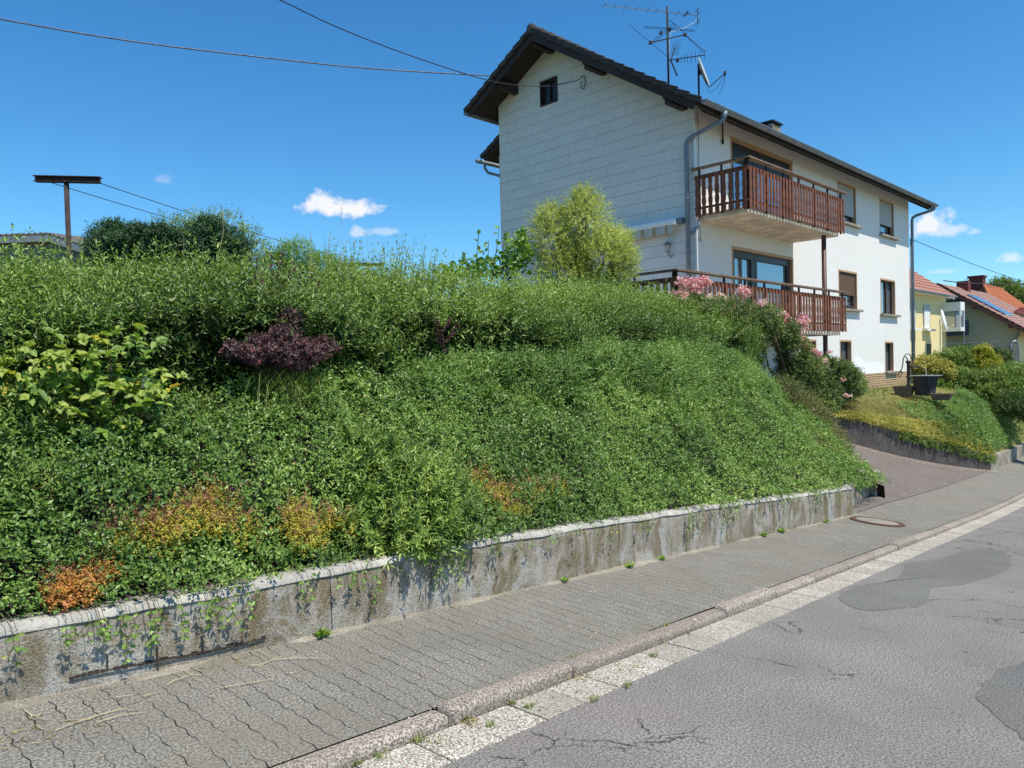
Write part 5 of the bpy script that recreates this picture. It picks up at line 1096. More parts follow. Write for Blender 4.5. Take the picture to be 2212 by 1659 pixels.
# ---------------- carpet of small leaved ground cover on the bank
def bank_P(s, a): return W(s, bank_t(s, a), bank_z(s, a))
def cover(k, s0, s1, Lf, Wf, seed=0):
    s = rng.uniform(s0, s1, k); a = rng.random(k)*1.03-.03; P, NV = surf_pts(bank_P, s, a); ed = a < .02
    lift = .02+.07*vn(s*4, a*6, 3)+.05*vn(s*13, a*17, 4); P = P+NV*(lift*1.9-.14*rng.random(k)**1.3)[:, None]; P = P-DT*np.where(ed, .15*(rng.random(k)**1.5)*(vn(s*1.3, 5, 6) > .45), 0)[:, None]-np.array([0, 0, 1])*np.where(ed, .0+.03*rng.random(k), 0)[:, None]
    a_ = shoots(P, NV*.5+[0, 0, .3]+rng.normal(size=P.shape)*.75, .05+.07*rng.random(k), 3, Lf, Wf, 1.0, .35, face=FACE*1.1); rr = .12+.5*vn(s*1.4, a*3.2, 1)+.25*rng.random(k); return a_+[rr[a_[5]]]
A_ = [cover(11500, -1.2, 3.2, .028, .0165), cover(12500, 3.2, 7.5, .030, .017), cover(13500, 7.5, 15.0, .038, .020)]
G_ = [np.concatenate([q[i] for q in A_]) for i in range(7)]
# hanging strands over the wall face
HX = [(62, 1445), (100, 1395), (176, 1400), (215, 1392), (240, 1388), (275, 1478), (290, 1425), (322, 1405), (350, 1462), (385, 1392), (440, 1345), (465, 1352), (492, 1415), (500, 1372), (540, 1295), (668, 1315), (760, 1240), (785, 1272), (797, 1335), (930, 1262), (942, 1300), (948, 1280), (962, 1245), (985, 1232), (1000, 1242), (1062, 1195), (1122, 1185), (1192, 1172), (1320, 1188), (1390, 1150), (1412, 1152), (1478, 1192), (1490, 1182), (1498, 1165), (1560, 1152), (1572, 1172), (1580, 1150), (1630, 1122), (1660, 1112), (1690, 1140), (1722, 1110), (1752, 1132), (1770, 1122), (1800, 1110), (1815, 1100)]
ST = MB(); hp_, hd_, hn_, hl_ = [], [], [], []
for (x, y) in HX:
    s0, z1 = on_t(x, y, 3.86)
    for rep in range(2):
        sj = s0+rng.normal()*.045*(1+rep); zt = float(zwt(sj))+.01; ln = max(.06, (zt-z1)*.62*(1-.3*rep)*rng.uniform(.8, 1.1)); off_ = rng.uniform(.03, .07); pts = [W(sj, 4.0, zt+.05), W(sj, 3.90-off_*.7, zt+.035), W(sj+.01, 3.89-off_, zt-.03)]
        n_ = max(2, int(ln/.040)); dx = rng.normal()*.25
        for j in range(n_): pts.append(W(sj+.01+dx*ln*(j+1)/n_+.006*rng.normal(), 3.885-off_*(1-.3*j/n_), zt-.03-ln*(j+1)/n_))
        ST.tube([tuple(p) for p in pts], .0016, 3)
        for p in pts[2:]:
            for sg in (1, -1): hp_.append(p); hd_.append(DH*sg*rng.uniform(.3, 1.)+[0, 0, -rng.uniform(.3, .9)]-DT*rng.uniform(-.1, .4)+rng.normal(size=3)*.2); hn_.append(-DT+rng.normal(size=3)*.45); hl_.append(rng.uniform(.024, .040))
h = len(hp_); G_ = [np.concatenate([G_[0], hp_]), np.concatenate([G_[1], hd_]), np.concatenate([G_[2], hn_]), np.concatenate([G_[3], hl_]), np.concatenate([G_[4], np.array(hl_)*.58]), None, np.concatenate([G_[6], .45+.4*rng.random(h)])]
gc = leafmesh('ground_cover', G_[0], G_[1], G_[2], G_[3], G_[4], M['cover'], np.clip(G_[6]+rng.normal(size=len(G_[0]))*.13, 0, 1)); tag(gc, 'glossy small leaved ground cover carpeting the bank and hanging over the low wall', 'ground cover', kind='stuff')
so_ = ST.build('hanging_stems', M['twig'], gc)

# ---------------- stonecrop clumps
def stonecrop(pxs, label, heads, blossoms, orange=0.):
    base = None; Pf, Ph, Pb = [], [], []
    for (x, y, rx, ry) in pxs:
        for _ in range(int(rx*ry*.21)):
            q = on_bank(x+rng.normal()*rx*.5, y+rng.normal()*ry*.5)
            if q is None: continue
            Pf.append(W(q[0], q[1], q[2])+np.array([0, 0, .075])-DT*.05)
    Pf = np.array(Pf); base = Pf.mean(0); base[2] = Pf[:, 2].min(); t_ = thing('stonecrop', label, 'stonecrop plant', tuple(base), 0, 'stonecrop clumps along the foot of the bank'); n = len(Pf)
    NV = -DT*.5+np.array([0, 0, 1.]); a = shoots(Pf-base, NV+rng.normal(size=(n, 3))*.3, .04+.08*rng.random(n), 5, .017, .011, 1.0)
    lowz = np.clip(1-(a[0][:, 2]-a[0][:, 2].min())/.12, 0, 1); leafmesh('foliage', a[0], a[1], a[2], a[3], a[4], M['stone_o'] if orange > .9 else M['stone_y'], np.clip(.25+.4*rng.random(n)[a[5]]+.3*lowz*orange+rng.normal(size=len(a[0]))*.15, 0, 1), t_)
    k = int(n*heads)
    if k:
        idx = rng.choice(n, k); c = Pf[idx]-base+np.array([0, 0, .09])+rng.normal(size=(k, 3))*.02; a = shoots(c, np.array([0, 0, 1.])+rng.normal(size=(k, 3))*.3, .03+.02*rng.random(k), 4, .015, .007, 1.1); leafmesh('flower_heads', a[0], a[1], a[2], a[3], a[4], M['stone_h'], rng.random(len(a[0])), t_)
    for (x, y) in blossoms:
        q = on_bank(x, y)
        if q is None: continue
        c = W(q[0], q[1], q[2])+NV*.12; d = rdir(26); d[:, 2] = abs(d[:, 2]); leafmesh('blossom', c-base+d*.016, d+rng.normal(size=(26, 3))*.3, rdir(26), .018, .007, M['petalm'], rng.random(26), t_)
stonecrop([(150, 1312, 50, 24), (125, 1335, 34, 16), (200, 1288, 36, 18)], 'orange and yellow stonecrop spilling over the wall at the lower left corner', .15, [], 1.)
stonecrop([(430, 1160, 70, 35), (330, 1195, 55, 32), (500, 1185, 55, 30), (250, 1215, 35, 25), (460, 1120, 30, 18)], 'largest stonecrop patch with pink starry flowers left of the light privet bush', .55, [(455, 1122), (462, 1130), (445, 1127), (480, 1112), (492, 1098), (490, 1105), (416, 1145), (430, 1163), (320, 1250), (396, 1132), (519, 1090)])
stonecrop([(630, 1170, 30, 40), (660, 1195, 35, 25), (655, 1215, 30, 14)], 'yellow stonecrop with orange tips in front of the light privet bush', .35, [(776, 1182)], .7)
stonecrop([(700, 1160, 14, 14), (745, 1170, 14, 12), (720, 1168, 10, 10)], 'few reddish stonecrop stalks under the light privet bush', 1.0, [(777, 1181)])
stonecrop([(850, 1180, 22, 12), (885, 1178, 20, 12)], 'small stonecrop clump with four magenta flowers above the wall', .8, [(865, 1183), (888, 1172), (897, 1168), (875, 1188)])
stonecrop([(1030, 1070, 32, 30), (1060, 1100, 45, 22), (1150, 1090, 40, 24), (1195, 1085, 22, 18), (1090, 1130, 45, 12)], 'tall pinkish yellow stonecrop patch in the middle of the bank foot', .55, [(1190, 1064), (1170, 1072), (1172, 1093), (1145, 1095), (1150, 1102), (1210, 1075)], .6)

# ---------------- single plants on and in front of the hedge
def on_hedge(x, y, dt=0.):                          # point in front of the hedge face
    s_g = 5.
    for _ in range(12): s_g, z_g = on_t(x, y, float(th(np.clip(s_g, -2, 15)))+dt)
    return W(s_g, float(th(s_g))+dt, z_g)
# light privet bush in the cover
q = on_bank(835, 1075); c = W(q[0], q[1], q[2]); bush('privet_bush', 'light green privet bush growing out of the ground cover in the middle of the bank', 'bush', [(c+[0, 0, .06], (.42, .30, .28)), (c+DH*.25-DT*.12+[0, 0, -.10], (.36, .25, .25)), (c-DH*.22-DT*.2+[0, 0, -.25], (.34, .22, .2)), (c+DH*.05-DT*.22+[0, 0, -.27], (.40, .2, .2))], 1500, .056, .015, M['privet'], base=c-[0, 0, .3], shoot=(.20, 8), up=1.0, hexa=True, shell=.3)
# bramble with large yellow green leaves
bc = [on_hedge(x, y, -.25) for x, y in ((235, 745), (150, 790), (90, 770), (200, 830), (290, 850), (250, 905), (120, 850), (60, 830), (310, 820), (180, 890))]
t_ = thing('bramble', 'bramble with large yellow green leaves in front of the hedge at the left edge', 'bramble', tuple(bc[5]-[0, 0, .25])); base = bc[5]-[0, 0, .25]
P = []; 
for c in bc: P.append(c+rng.normal(size=(26, 3))*np.array([.13, .08, .07]))
P = np.concatenate(P); n = len(P); oP, oD, oN = [], [], []
ax0 = nrmz(-DT*.6+DH*rng.normal(size=n)[:, None]*.7+np.array([0, 0, .2])+rng.normal(size=(n, 3))*.3)
upn = nrmz(np.array([0, 0, 1.])-DT*.5+rng.normal(size=(n, 3))*.28); sd_ = nrmz(np.cross(ax0, upn))
for d in (ax0, ax0*.3+sd_, ax0*.3-sd_): oP.append(P-base); oD.append(d); oN.append(upn)
rr = np.clip(np.tile(.35+.45*vn(P[:, 0]*7, P[:, 2]*9, 3)+.25*(rng.random(n)-.3), 3)+.25*(rng.random(3*n)-.5), 0, 1); leafmesh('leaves', np.concatenate(oP), np.concatenate(oD), np.concatenate(oN), .062*(.7+.6*np.tile(rng.random(n), 3)), .045*(.7+.6*np.tile(rng.random(n), 3)), M['bramble'], rr, t_, True, .25, .2)
m = MB()
for c in bc: e = c-base; m.tube([(0, 0, 0), tuple(e*.5+[0, 0, .08]), tuple(e)], [.006, .005, .003], 5)
m.build('canes', M['twig'], t_)
d = rdir(30); c = on_hedge(262+100-0, 0, 0) if False else on_hedge(315, 827, -.33)
leafmesh('blossom', c-base+d*.018, d, rdir(30), .022, .018, M['petalw'], rng.random(30), t_, True)
# second young bramble shoot in the cover at the left
pts = [W(*on_bank(x, y)[:3])+[0, 0, .09] for x, y in ((95, 1060), (105, 1010), (110, 1095), (70, 1030), (115, 970), (100, 1125))]; base = pts[0]-[0, 0, .15]; t_ = thing('bramble', 'young bramble shoot rising from the ground cover near the left edge', 'bramble', tuple(base)); P = np.concatenate([p+rng.normal(size=(7, 3))*.035 for p in pts]); n = len(P); ax0 = rdir(n); ax0[:, 2] *= .3; upn = nrmz(np.array([0, 0, 1.])-DT*.7+rng.normal(size=(n, 3))*.3); sd_ = nrmz(np.cross(ax0, upn))
leafmesh('leaves', np.tile(P-base, (3, 1)), np.concatenate([ax0, ax0*.3+sd_, ax0*.3-sd_]), np.tile(upn, (3, 1)), .055, .036, M['bramble'], .2+.3*rng.random(3*n), t_, True, .25, .2)
m = MB(); m.tube([(0, 0, -.05)]+[tuple(p-base-[0, 0, .02]) for p in sorted(pts, key=lambda q: q[2])], .004, 5); m.build('canes', M['twig'], t_)
# shrub with narrow leaves and dry twigs at the very left
c = W(*on_bank(20, 985)[:3]); bush('shrub', 'bushy narrow leaved shrub with dry brown twigs at the left edge of the bank', 'shrub', [(c+[0, 0, .05], (.22, .2, .24)), (W(*on_bank(40, 1060)[:3]), (.2, .16, .12)), (W(*on_bank(8, 900)[:3])+[0, 0, .05], (.2, .16, .2))], 420, .05, .014, M['bushgreen'], shoot=(.16, 6), up=.8, hexa=True, shell=.1)
c = W(*on_bank(60, 1085)[:3])+[0, 0, .06]; n = 260; t_ = thing('dry_shrub', 'small withered brown twiggy plant near the left edge', 'dry plant', tuple(c)); leafmesh('foliage', rng.normal(size=(n, 3))*[.08, .06, .045], rdir(n)+[0, 0, .4], rdir(n), .035, .006, M['dry'], rng.random(n), t_)
# barberry
lowp0 = [((520, 770), .05), ((560, 765), .06), ((590, 750), .07), ((620, 742), .08), ((610, 770), .08), ((650, 765), .08), ((680, 768), .06), ((640, 800), .05), ((600, 790), .06), ((560, 740), .04), ((610, 715), .05), ((622, 690), .035), ((628, 672), .03), ((660, 785), .06), ((545, 790), .03)]
lowp = [((x, 750+(y-750)*.8), r_*.85) for (x, y), r_ in lowp0]+[((505+17*i, 775-abs(i-6)*2.5+rng.normal()*9), .028) for i in range(13)]
base = on_hedge(610, 850, -.05); t_ = thing('barberry', 'dark purple barberry bush hanging out of the hedge above the grass tuft', 'shrub', tuple(base)); P = np.concatenate([on_hedge(x, y, -.22)+rng.normal(size=(int(2600*r_), 3))*r_*np.array([1.0, .7, .32]) for (x, y), r_ in lowp]); n = len(P)
a = shoots(P-base, rdir(n)*.6-DT*.4+[0, 0, .5], .04+.05*rng.random(n), 4, .022, .013, 1.0); leafmesh('foliage', a[0], a[1], a[2], a[3], a[4], M['barberry'], np.clip(.25+.6*rng.random(n)[a[5]]+.15*rng.normal(size=len(a[0])), 0, 1), t_, True)
m = MB()
for (x, y), _ in lowp: e = on_hedge(x, y, -.18)-base; m.tube([(0, 0, 0), tuple(e*.5+[0, 0, .03]), tuple(e)], [.006, .004, .002], 4)
m.build('stems', M['twig'], t_)
def sprays(name, label, pairs, dt, mat, nleaf=40, Lf=.02, Wf=.011, mr=.0022):
    base = on_hedge(*pairs[0][0], dt)-[0, 0, .3]; t_ = thing(name, label, 'shrub', tuple(base)); m = MB(); P_, D_ = [], []
    for (p0, p1) in pairs:
        A, B = on_hedge(*p0, dt), on_hedge(*p1, dt-.03); mid = (A+B)/2+rng.normal(size=3)*.03; pts = [A, mid, B]; m.tube([tuple(q-base) for q in pts], [mr*1.4, mr, mr*.5], 4); d = (B-A); L_q = np.linalg.norm(d); d /= L_q
        k = int(L_q*nleaf*2.2); f = rng.random(k); q = np.where(f[:, None] < .5, A+(mid-A)*f[:, None]*2, mid+(B-mid)*(f[:, None]*2-1)); P_.append(q-base); D_.append(nrmz(rdir(k)+d*.6))
    P_ = np.concatenate(P_); leafmesh('foliage', P_, np.concatenate(D_), rdir(len(P_)), Lf, Wf, mat, rng.random(len(P_)), t_, True); m.build('stems', M['twig'], t_); return t_
sprays('barberry', 'tall dark red barberry sprays sticking out of the hedge top left of centre', [((560, 680), (555, 560)), ((575, 690), (585, 548)), ((600, 690), (612, 540)), ((590, 660), (640, 575)), ((620, 690), (650, 590)), ((560, 650), (535, 600)), ((640, 690), (690, 610)), ((660, 690), (700, 640)), ((600, 640), (588, 590)), ((545, 680), (540, 640)), ((570, 640), (572, 575)), ((615, 660), (628, 600)), ((550, 690), (530, 665)), ((645, 660), (668, 600))], .12, M['barberry'], 60, .028, .015)
sprays('barberry', 'small dark purple barberry twigs in the middle of the hedge face', [((945, 740), (975, 690)), ((960, 740), (990, 700)), ((950, 720), (945, 690)), ((965, 760), (955, 725))], -.15, M['barberry'], 150, .03, .018)
# grass tuft and thin stalks
def tuft(name, label, base, n, h, spread, lean, mat=None, wd=.006, group=None, cat='grass tuft'):
    base = np.array(base, float); t_ = MB(); A = []; me_v, me_f, rr = [], [], []
    for i in range(n):
        p = rng.normal(size=3)*spread*.25*[1, 1, .1]; d = rng.normal(size=3); d[2] = 0; d = d/(np.linalg.norm(d)+1e-6)+lean; hh = h*rng.uniform(.5, 1.1); pts = [p+np.array([0, 0, hh])*f*(1-.35*f*f)+d*hh*.55*f*f for f in (0, .33, .66, 1.)]; sd_ = np.cross(d, [0, 0, 1]); sd_ = sd_/(np.linalg.norm(sd_)+1e-6)*wd/2
        b = len(me_v)
        for j, q in enumerate(pts): k_ = (1, .9, .6, .08)[j]; me_v += [q-sd_*k_, q+sd_*k_]
        me_f += [(b, b+1, b+3, b+2), (b+2, b+3, b+5, b+4), (b+4, b+5, b+7, b+6)]; rr += [rng.random()]*3
    me = bpy.data.meshes.new(name); quick_mesh(me, np.array(me_v), np.array(me_f)); at_ = me.attributes.new('rnd', 'FLOAT', 'FACE'); at_.data.foreach_set('value', np.array(rr, np.float32)); me.materials.append(mat or M['grassm']); o = bpy.data.objects.new(name, me); COL.objects.link(o); o.location = tuple(base); return tag(o, label, cat, group)
tuft('grass_tuft', 'tuft of long arching grass at the hedge foot below the purple barberry', W(*on_bank(600, 880)[:3]), 420, .40, .62, -DT*.55+DH*.2, wd=.0045)
tuft('grass_tuft', 'smaller grass tuft at the hedge foot right of the bramble', W(*on_bank(435, 895)[:3]), 140, .22, .35, -DT*.6, wd=.004)
st_px = [((735, 600), (738, 440)), ((668, 600), (672, 500)), ((730, 590), (750, 520)), ((240, 600), (205, 520)), ((410, 610), (395, 500)), ((470, 560), (480, 445)), ((340, 700), (352, 610)), ((350, 810), (362, 730)), ((255, 745), (262, 690)), ((625, 640), (632, 545)), ((700, 590), (712, 510)), ((560, 700), (600, 640))]
m = MB(); P_ = []
for (p0, p1) in st_px:
    A, B = on_hedge(*p0, .15), on_hedge(*p1, .12); m.tube([tuple(A), tuple((A+B)/2+rng.normal(size=3)*.012), tuple(B)], [.0016, .0014, .001], 4)
    for k in range(16): P_.append(A+(B-A)*rng.uniform(.72, 1))
gs_o = tag(m.build('grass_stalks', M['straw']), 'thin dry grass stalks standing up through the hedge on the left', 'grass stalks', kind='stuff'); P_ = np.array(P_); leafmesh('seed_heads', P_, rdir(len(P_))*.4+[0, 0, 1], rdir(len(P_)), .012, .004, M['dry'], rng.random(len(P_)), gs_o)

# ---------------- behind the hedge
def bl(x, y, D, rx, ry, rz): return (at(x, y, D), (rx, ry, rz))
bush('juniper', 'dark green juniper with upright sprays behind the hedge on the left', 'conifer', [bl(237, 545, 12, .32, .4, .42), bl(300, 545, 12, .35, .4, .40), bl(355, 548, 12.1, .32, .4, .38), bl(400, 550, 12.2, .34, .4, .40), bl(450, 545, 12.0, .34, .4, .50), bl(498, 560, 12.1, .34, .4, .42), bl(250, 510, 12, .15, .2, .2), bl(300, 515, 12, .14, .2, .18), bl(350, 510, 12, .14, .2, .17), bl(455, 510, 12, .22, .2, .26)], 7000, .085, .017, M['juniper'], base=at(370, 640, 12), up=2.2, shoot=(.10, 4), shell=.25, stem=.02)
bush('deciduous_bush', 'light green bush peeping out above the dark juniper', 'bush', [bl(375, 500, 12.9, .4, .3, .22), bl(465, 488, 12.9, .5, .3, .22), bl(420, 505, 13.1, .5, .3, .25), bl(540, 530, 12.6, .22, .3, .30)], 900, .035, .02, M['bushgreen'], base=at(450, 640, 12.9), shoot=(.16, 5), up=.6, shell=.3)
bush('deciduous_bush', 'rounded pale green bush behind the hedge under the washing lines', 'bush', [bl(640, 560, 13.5, .36, .4, .30), bl(600, 575, 13.4, .32, .4, .25), bl(700, 580, 13.6, .34, .4, .22), bl(740, 595, 13.6, .3, .4, .18)], 2200, .035, .018, M['vine'], base=at(650, 680, 13.5), shoot=(.14, 5), up=.6, shell=.3)
bush('willow', 'yellow green curly willow bush in front of the grey gable', 'willow', [bl(1190, 520, 12.6, .36, .45, .55), bl(1260, 480, 12.6, .42, .45, .50), bl(1300, 560, 12.5, .50, .5, .50), bl(1220, 590, 12.5, .5, .45, .40), bl(1262, 440, 12.6, .16, .2, .24), bl(1190, 470, 12.6, .22, .2, .22), bl(1345, 570, 12.5, .22, .3, .30), bl(1330, 520, 12.5, .22, .3, .20), bl(1270, 418, 12.6, .09, .1, .12)], 6000, .036, .013, M['willow'], base=at(1260, 680, 12.6), shoot=(.15, 6), up=.25, shell=.3, stem=.02)
vt = bush('grape_vine', 'grape vine with broad bright leaves climbing left of the willow', 'vine', [bl(1120, 550, 12.2, .30, .25, .34), bl(1080, 580, 12.0, .36, .25, .22), bl(1020, 580, 11.8, .36, .25, .20), bl(970, 592, 11.6, .22, .2, .12), bl(1125, 520, 12.2, .14, .15, .18)], 620, .085, .075, M['vine'], base=at(1070, 660, 12), up=.1, hexa=True, shell=.2)
sp_ = [((1030, 600), (1035, 500)), ((1065, 580), (1078, 488)), ((1010, 600), (1003, 545)), ((1050, 590), (1055, 520)), ((1098, 560), (1092, 500)), ((1125, 540), (1135, 498))]
m = MB(); P_, D_ = [], []; vb = np.array(vt.location)
for p0, p1 in sp_:
    A, B = at(*p0, 12), at(*p1, 12); m.tube([tuple(A-vb), tuple((A+B)/2-vb+rng.normal(size=3)*.04), tuple(B-vb)], .006, 4)
    for f in np.linspace(.2, .95, 7): P_.append(A+(B-A)*f-vb); D_.append(rdir(1)[0]+[0, 0, -.4])
m.build('tendrils', M['twig'], vt); leafmesh('leaves', np.array(P_), np.array(D_), rdir(len(P_)), .09, .08, M['vine'], .4+.5*rng.random(len(P_)), vt, True)
# ---------------- roses
RB = at(1540, 700, 13.4); rt_ = bush('rose_bush', 'tall climbing rose with pink flower clusters above the hedge in front of the lower balcony', 'rose', [bl(1500, 662, 13.0, .42, .4, .16), bl(1570, 665, 13.6, .42, .4, .17), bl(1450, 670, 12.8, .22, .3, .10), bl(1615, 680, 14.2, .2, .3, .22)], 1300, .036, .024, M['rose_leaf'], base=RB, shoot=(.08, 3), up=.5)
flowers(rt_, [at(x, y, 12.7+(x-1455)*.006) for x, y in ((1470, 612), (1480, 618), (1490, 610), (1462, 636), (1476, 640), (1506, 626), (1502, 634), (1494, 622), (1518, 606), (1527, 612), (1520, 618), (1466, 645), (1508, 612))], .115, M['petal'], RB, 70, .040)
flowers(rt_, [at(x, y, 14.0) for x, y in ((1604, 628), (1612, 634), (1600, 634), (1609, 640))], .11, M['petal'], RB, 60, .040)
flowers(rt_, [at(x, y, 13.0+(x-1480)*.009) for x, y in ((1520, 648), (1534, 645), (1545, 650), (1561, 648), (1574, 650), (1555, 640), (1590, 652), (1605, 655), (1485, 652), (1528, 657), (1570, 658), (1540, 662), (1500, 657), (1612, 668), (1608, 676), (1470, 655))], .08, M['petalp'], RB, 40, .036)
RB = at(1725, 900, 16.2); rt_ = bush('rose_bush', 'rambling rose with pink blossoms trailing down between the hedge and the lower balcony', 'rose', [bl(1650, 690, 15.0, .32, .4, .24), bl(1690, 720, 15.6, .30, .4, .32), bl(1715, 770, 16.0, .34, .45, .42), bl(1700, 830, 15.9, .30, .4, .42), bl(1745, 800, 16.4, .30, .4, .35), bl(1690, 880, 15.7, .3, .4, .3)], 4200, .045, .028, M['rose_leaf'], base=RB, shoot=(.10, 4), up=.4, shell=.3, stem=.02)
flowers(rt_, [at(x, y, 14.6+(x-1620)*.012) for x, y in ((1700, 690), (1697, 697), (1735, 688), (1741, 694), (1736, 702), (1728, 697), (1722, 722), (1728, 730), (1718, 735), (1734, 738), (1742, 748), (1748, 755), (1738, 752), (1756, 762), (1765, 768), (1760, 772), (1640, 660))], .11, M['petal'], RB, 50, .045)
flowers(rt_, [at(x, y, 14.6+(x-1620)*.012) for x, y in ((1650, 655), (1660, 664), (1668, 670), (1672, 676), (1643, 672), (1655, 682), (1665, 690), (1680, 684), (1690, 680), (1738, 710), (1730, 716), (1780, 780), (1650, 700), (1640, 692), (1716, 700))], .08, M['petalp'], RB, 36, .042)
RB = at(1800, 872, 20); rt_ = bush('rose_bush', 'low rose bush with a few pink and white blossoms left of the stone slab', 'rose', [bl(1785, 800, 19.0, .45, .5, .32), bl(1770, 850, 18.6, .50, .5, .42), bl(1820, 820, 20.2, .40, .4, .36), bl(1838, 840, 20.8, .28, .4, .22), bl(1760, 880, 18.2, .45, .5, .35)], 4200, .055, .034, M['rose_leaf'], base=RB, shoot=(.10, 4), up=.4, shell=.3, stem=.02)
flowers(rt_, [at(x, y, 18.4+(x-1770)*.02) for x, y in ((1792, 762), (1822, 821), (1815, 824), (1797, 833), (1826, 855), (1802, 852))], .07, M['petal'], RB, 30, .04)
flowers(rt_, [at(x, y, 18.3+(x-1770)*.02) for x, y in ((1778, 784), (1788, 790), (1768, 778), (1806, 804), (1782, 796), (1836, 856), (1795, 800))], .065, M['petalp'], RB, 24, .04)
bush('yellowish_bush', 'pale yellow green shrub in front of the brick plinth beside the pink roses', 'shrub', [bl(1834, 818, 21.6, .34, .35, .32), bl(1848, 835, 21.8, .26, .3, .25), bl(1820, 800, 21.4, .3, .3, .2)], 1300, .05, .03, M['bushgreen'], base=at(1834, 850, 21.6), shoot=(.12, 4), up=.6, shell=.2)
sv_b = at(1775, 790, 18.0); m = MB()
for x, y in ((1755, 700), (1775, 690), (1783, 715), (1765, 735), (1812, 735), (1822, 760), (1840, 770)): m.tube([(0, 0, 0), tuple(np.array(at(x, y, 18.2)-sv_b)*.6+[.02, 0, .05]), tuple(at(x, y, 18.2)-sv_b)], [.008, .005, .003], 4)
# trailing brownish shrub spilling at the driveway corner
bl2 = lambda x, y, t, rx, ry, rz: (W(*[*on_t(x, y, t)][:1], t, on_t(x, y, t)[1]), (rx, ry, rz))
bush('trailing_shrub', 'trailing brownish green shrub falling over the bank edge to the driveway', 'shrub', [bl2(1720, 880, 5.7, .45, .45, .32), bl2(1760, 920, 5.4, .42, .4, .30), bl2(1790, 960, 5.1, .40, .4, .26), bl2(1805, 1000, 4.8, .36, .3, .22), bl2(1690, 850, 5.8, .4, .4, .3), bl2(1740, 970, 4.9, .45, .35, .22), bl2(1815, 1020, 4.55, .25, .2, .12)], 5600, .034, .018, M['trail'], shoot=(.13, 4), up=.05, shell=.25)
# ---------------- beyond the driveway
def scatter_leaves(name, label, cat, P, n, Lf, Wf, mat, up=.6, rv=.9, kind='stuff', rn=None):
    a = shoots(P, np.array([0, 0, up])-DT*.3+rng.normal(size=P.shape)*.6, Lf*2.2, 3, Lf, Wf, 1.0); o = leafmesh(name, a[0], a[1], a[2], a[3], a[4], mat, np.clip((.2+.6*vn(P[:, 0]*2, P[:, 1]*2, 2))[a[5]]+rng.normal(size=len(a[0]))*.15, 0, 1)); return tag(o, label, cat, kind=kind)
P = np.concatenate([lawn_pts(7500, 4.2, 12.5, 0, .42, 0), lawn_pts(2500, 4.6, 8, 0, .2, .1)]); P[:, 2] += .32*vn(P[:, 0]*.9, P[:, 1]*.9, 1)*np.clip((P @ DH-24)/2, 0, 1); P = P-DT*.05
scatter_leaves('mounded_ground_cover', 'rounded green ground cover mound above the far garden wall', 'ground cover', P, 0, .06, .028, M['privet_b'])
P = lawn_pts(3300, .8, 6.2, -.0, .17, .04); P -= DT*.16; P -= DH*.04; P[:, 2] += .03*rng.random(len(P)); scatter_leaves('yellow_ground_cover', 'yellow green creeping plants along the top of the driveway wall', 'ground cover', P, 0, .04, .024, M['yellowbush'])
P = lawn_pts(1500, 3.2, 6.4, -.04, .12, .0)-DT*.1; P[:, 2] -= .18*rng.random(len(P)); scatter_leaves('hanging_ivy', 'green creeper hanging down over the driveway wall', 'creeper', P, 0, .05, .026, M['bushgreen'])
P = lawn_pts(1100, 1.5, 6.4, .14, .5, .05, 1.5); scatter_leaves('dry_weeds', 'dry yellowish weeds on the edge of the far lawn', 'weeds', P, 0, .07, .012, M['dry'], up=1.6)
P = lawn_pts(5200, 0, 13, .10, 1., .0); scatter_leaves('lawn_grass', 'short patchy grass of the far lawn', 'grass', P, 0, .035, .010, M['grassm'], up=1.6)
sv2 = at(1904, 935-45, 22.5)
for (x, y, D, lb) in ((1909, 872, 22.6, 'thin leafy rose stem with orange bloom on the far lawn'), (1888, 868, 22.9, 'bare leafy stem standing on the far lawn')):
    p = at(x, y+20, D); h_ = .75; t_ = thing('young_rose', lb, 'rose', tuple(p)); m = MB(); m.tube([(0, 0, 0), (.03, 0, h_*.5), (-.02, 0, h_)], .008, 4); m.build('stem', M['twig'], t_); k = 60; f = rng.random(k); leafmesh('foliage', np.stack([rng.normal(size=k)*.07, rng.normal(size=k)*.07, .1+f*h_*.9], 1), rdir(k), rdir(k), .06, .035, M['bushgreen'], rng.random(k), t_)
    if 'orange' in lb: d = rdir(26); leafmesh('blossom', d*.05+[-.02+.3, 0, h_*.35], d, rdir(26), .05, .045, M['petalo'], rng.random(26), t_, True)
garden = [('shrub', 'yellow variegated shrub just right of the white house corner', [(2000, 795, 28, .55, .6, .38), (2035, 800, 28, .42, .5, .32)], M['yellowbush'], 1500, .08),
 ('shrub', 'green leafy shrub below the yellow house between yellow shrub and golden conifer', [(2060, 780, 30, .7, .6, .5), (2040, 820, 28.5, .7, .6, .45), (2090, 825, 28.5, .65, .6, .45), (2020, 840, 27.5, .5, .5, .28)], M['bushgreen'], 3000, .085),
 ('golden_conifer', 'bright golden yellow conifer bush in the far garden', [(2125, 792, 30, .68, .6, .50), (2122, 770, 30, .35, .35, .4)], M['gold'], 3200, .07),
 ('shrub', 'dark broad shrub below the fence behind the golden conifer', [(2080, 772, 32, .7, .5, .42), (2150, 778, 32, .6, .5, .4), (2110, 775, 32.5, .7, .5, .4)], M['darkbush'], 2000, .09),
 ('shrub', 'large speckled green shrub at the right edge above the lawn', [(2160, 825, 28, .75, .7, .5), (2205, 815, 28, .75, .7, .55), (2195, 850, 27, .7, .7, .45), (2140, 850, 27.5, .5, .5, .3), (2240, 840, 27, .7, .7, .5)], M['bushgreen'], 4200, .085),
 ('shrub', 'dark green shrub below the speckled shrub at the right edge', [(2212, 880, 25.5, .7, .7, .4), (2190, 870, 26, .6, .6, .35), (2245, 890, 25, .6, .6, .4)], M['darkbush'], 2400, .07)]
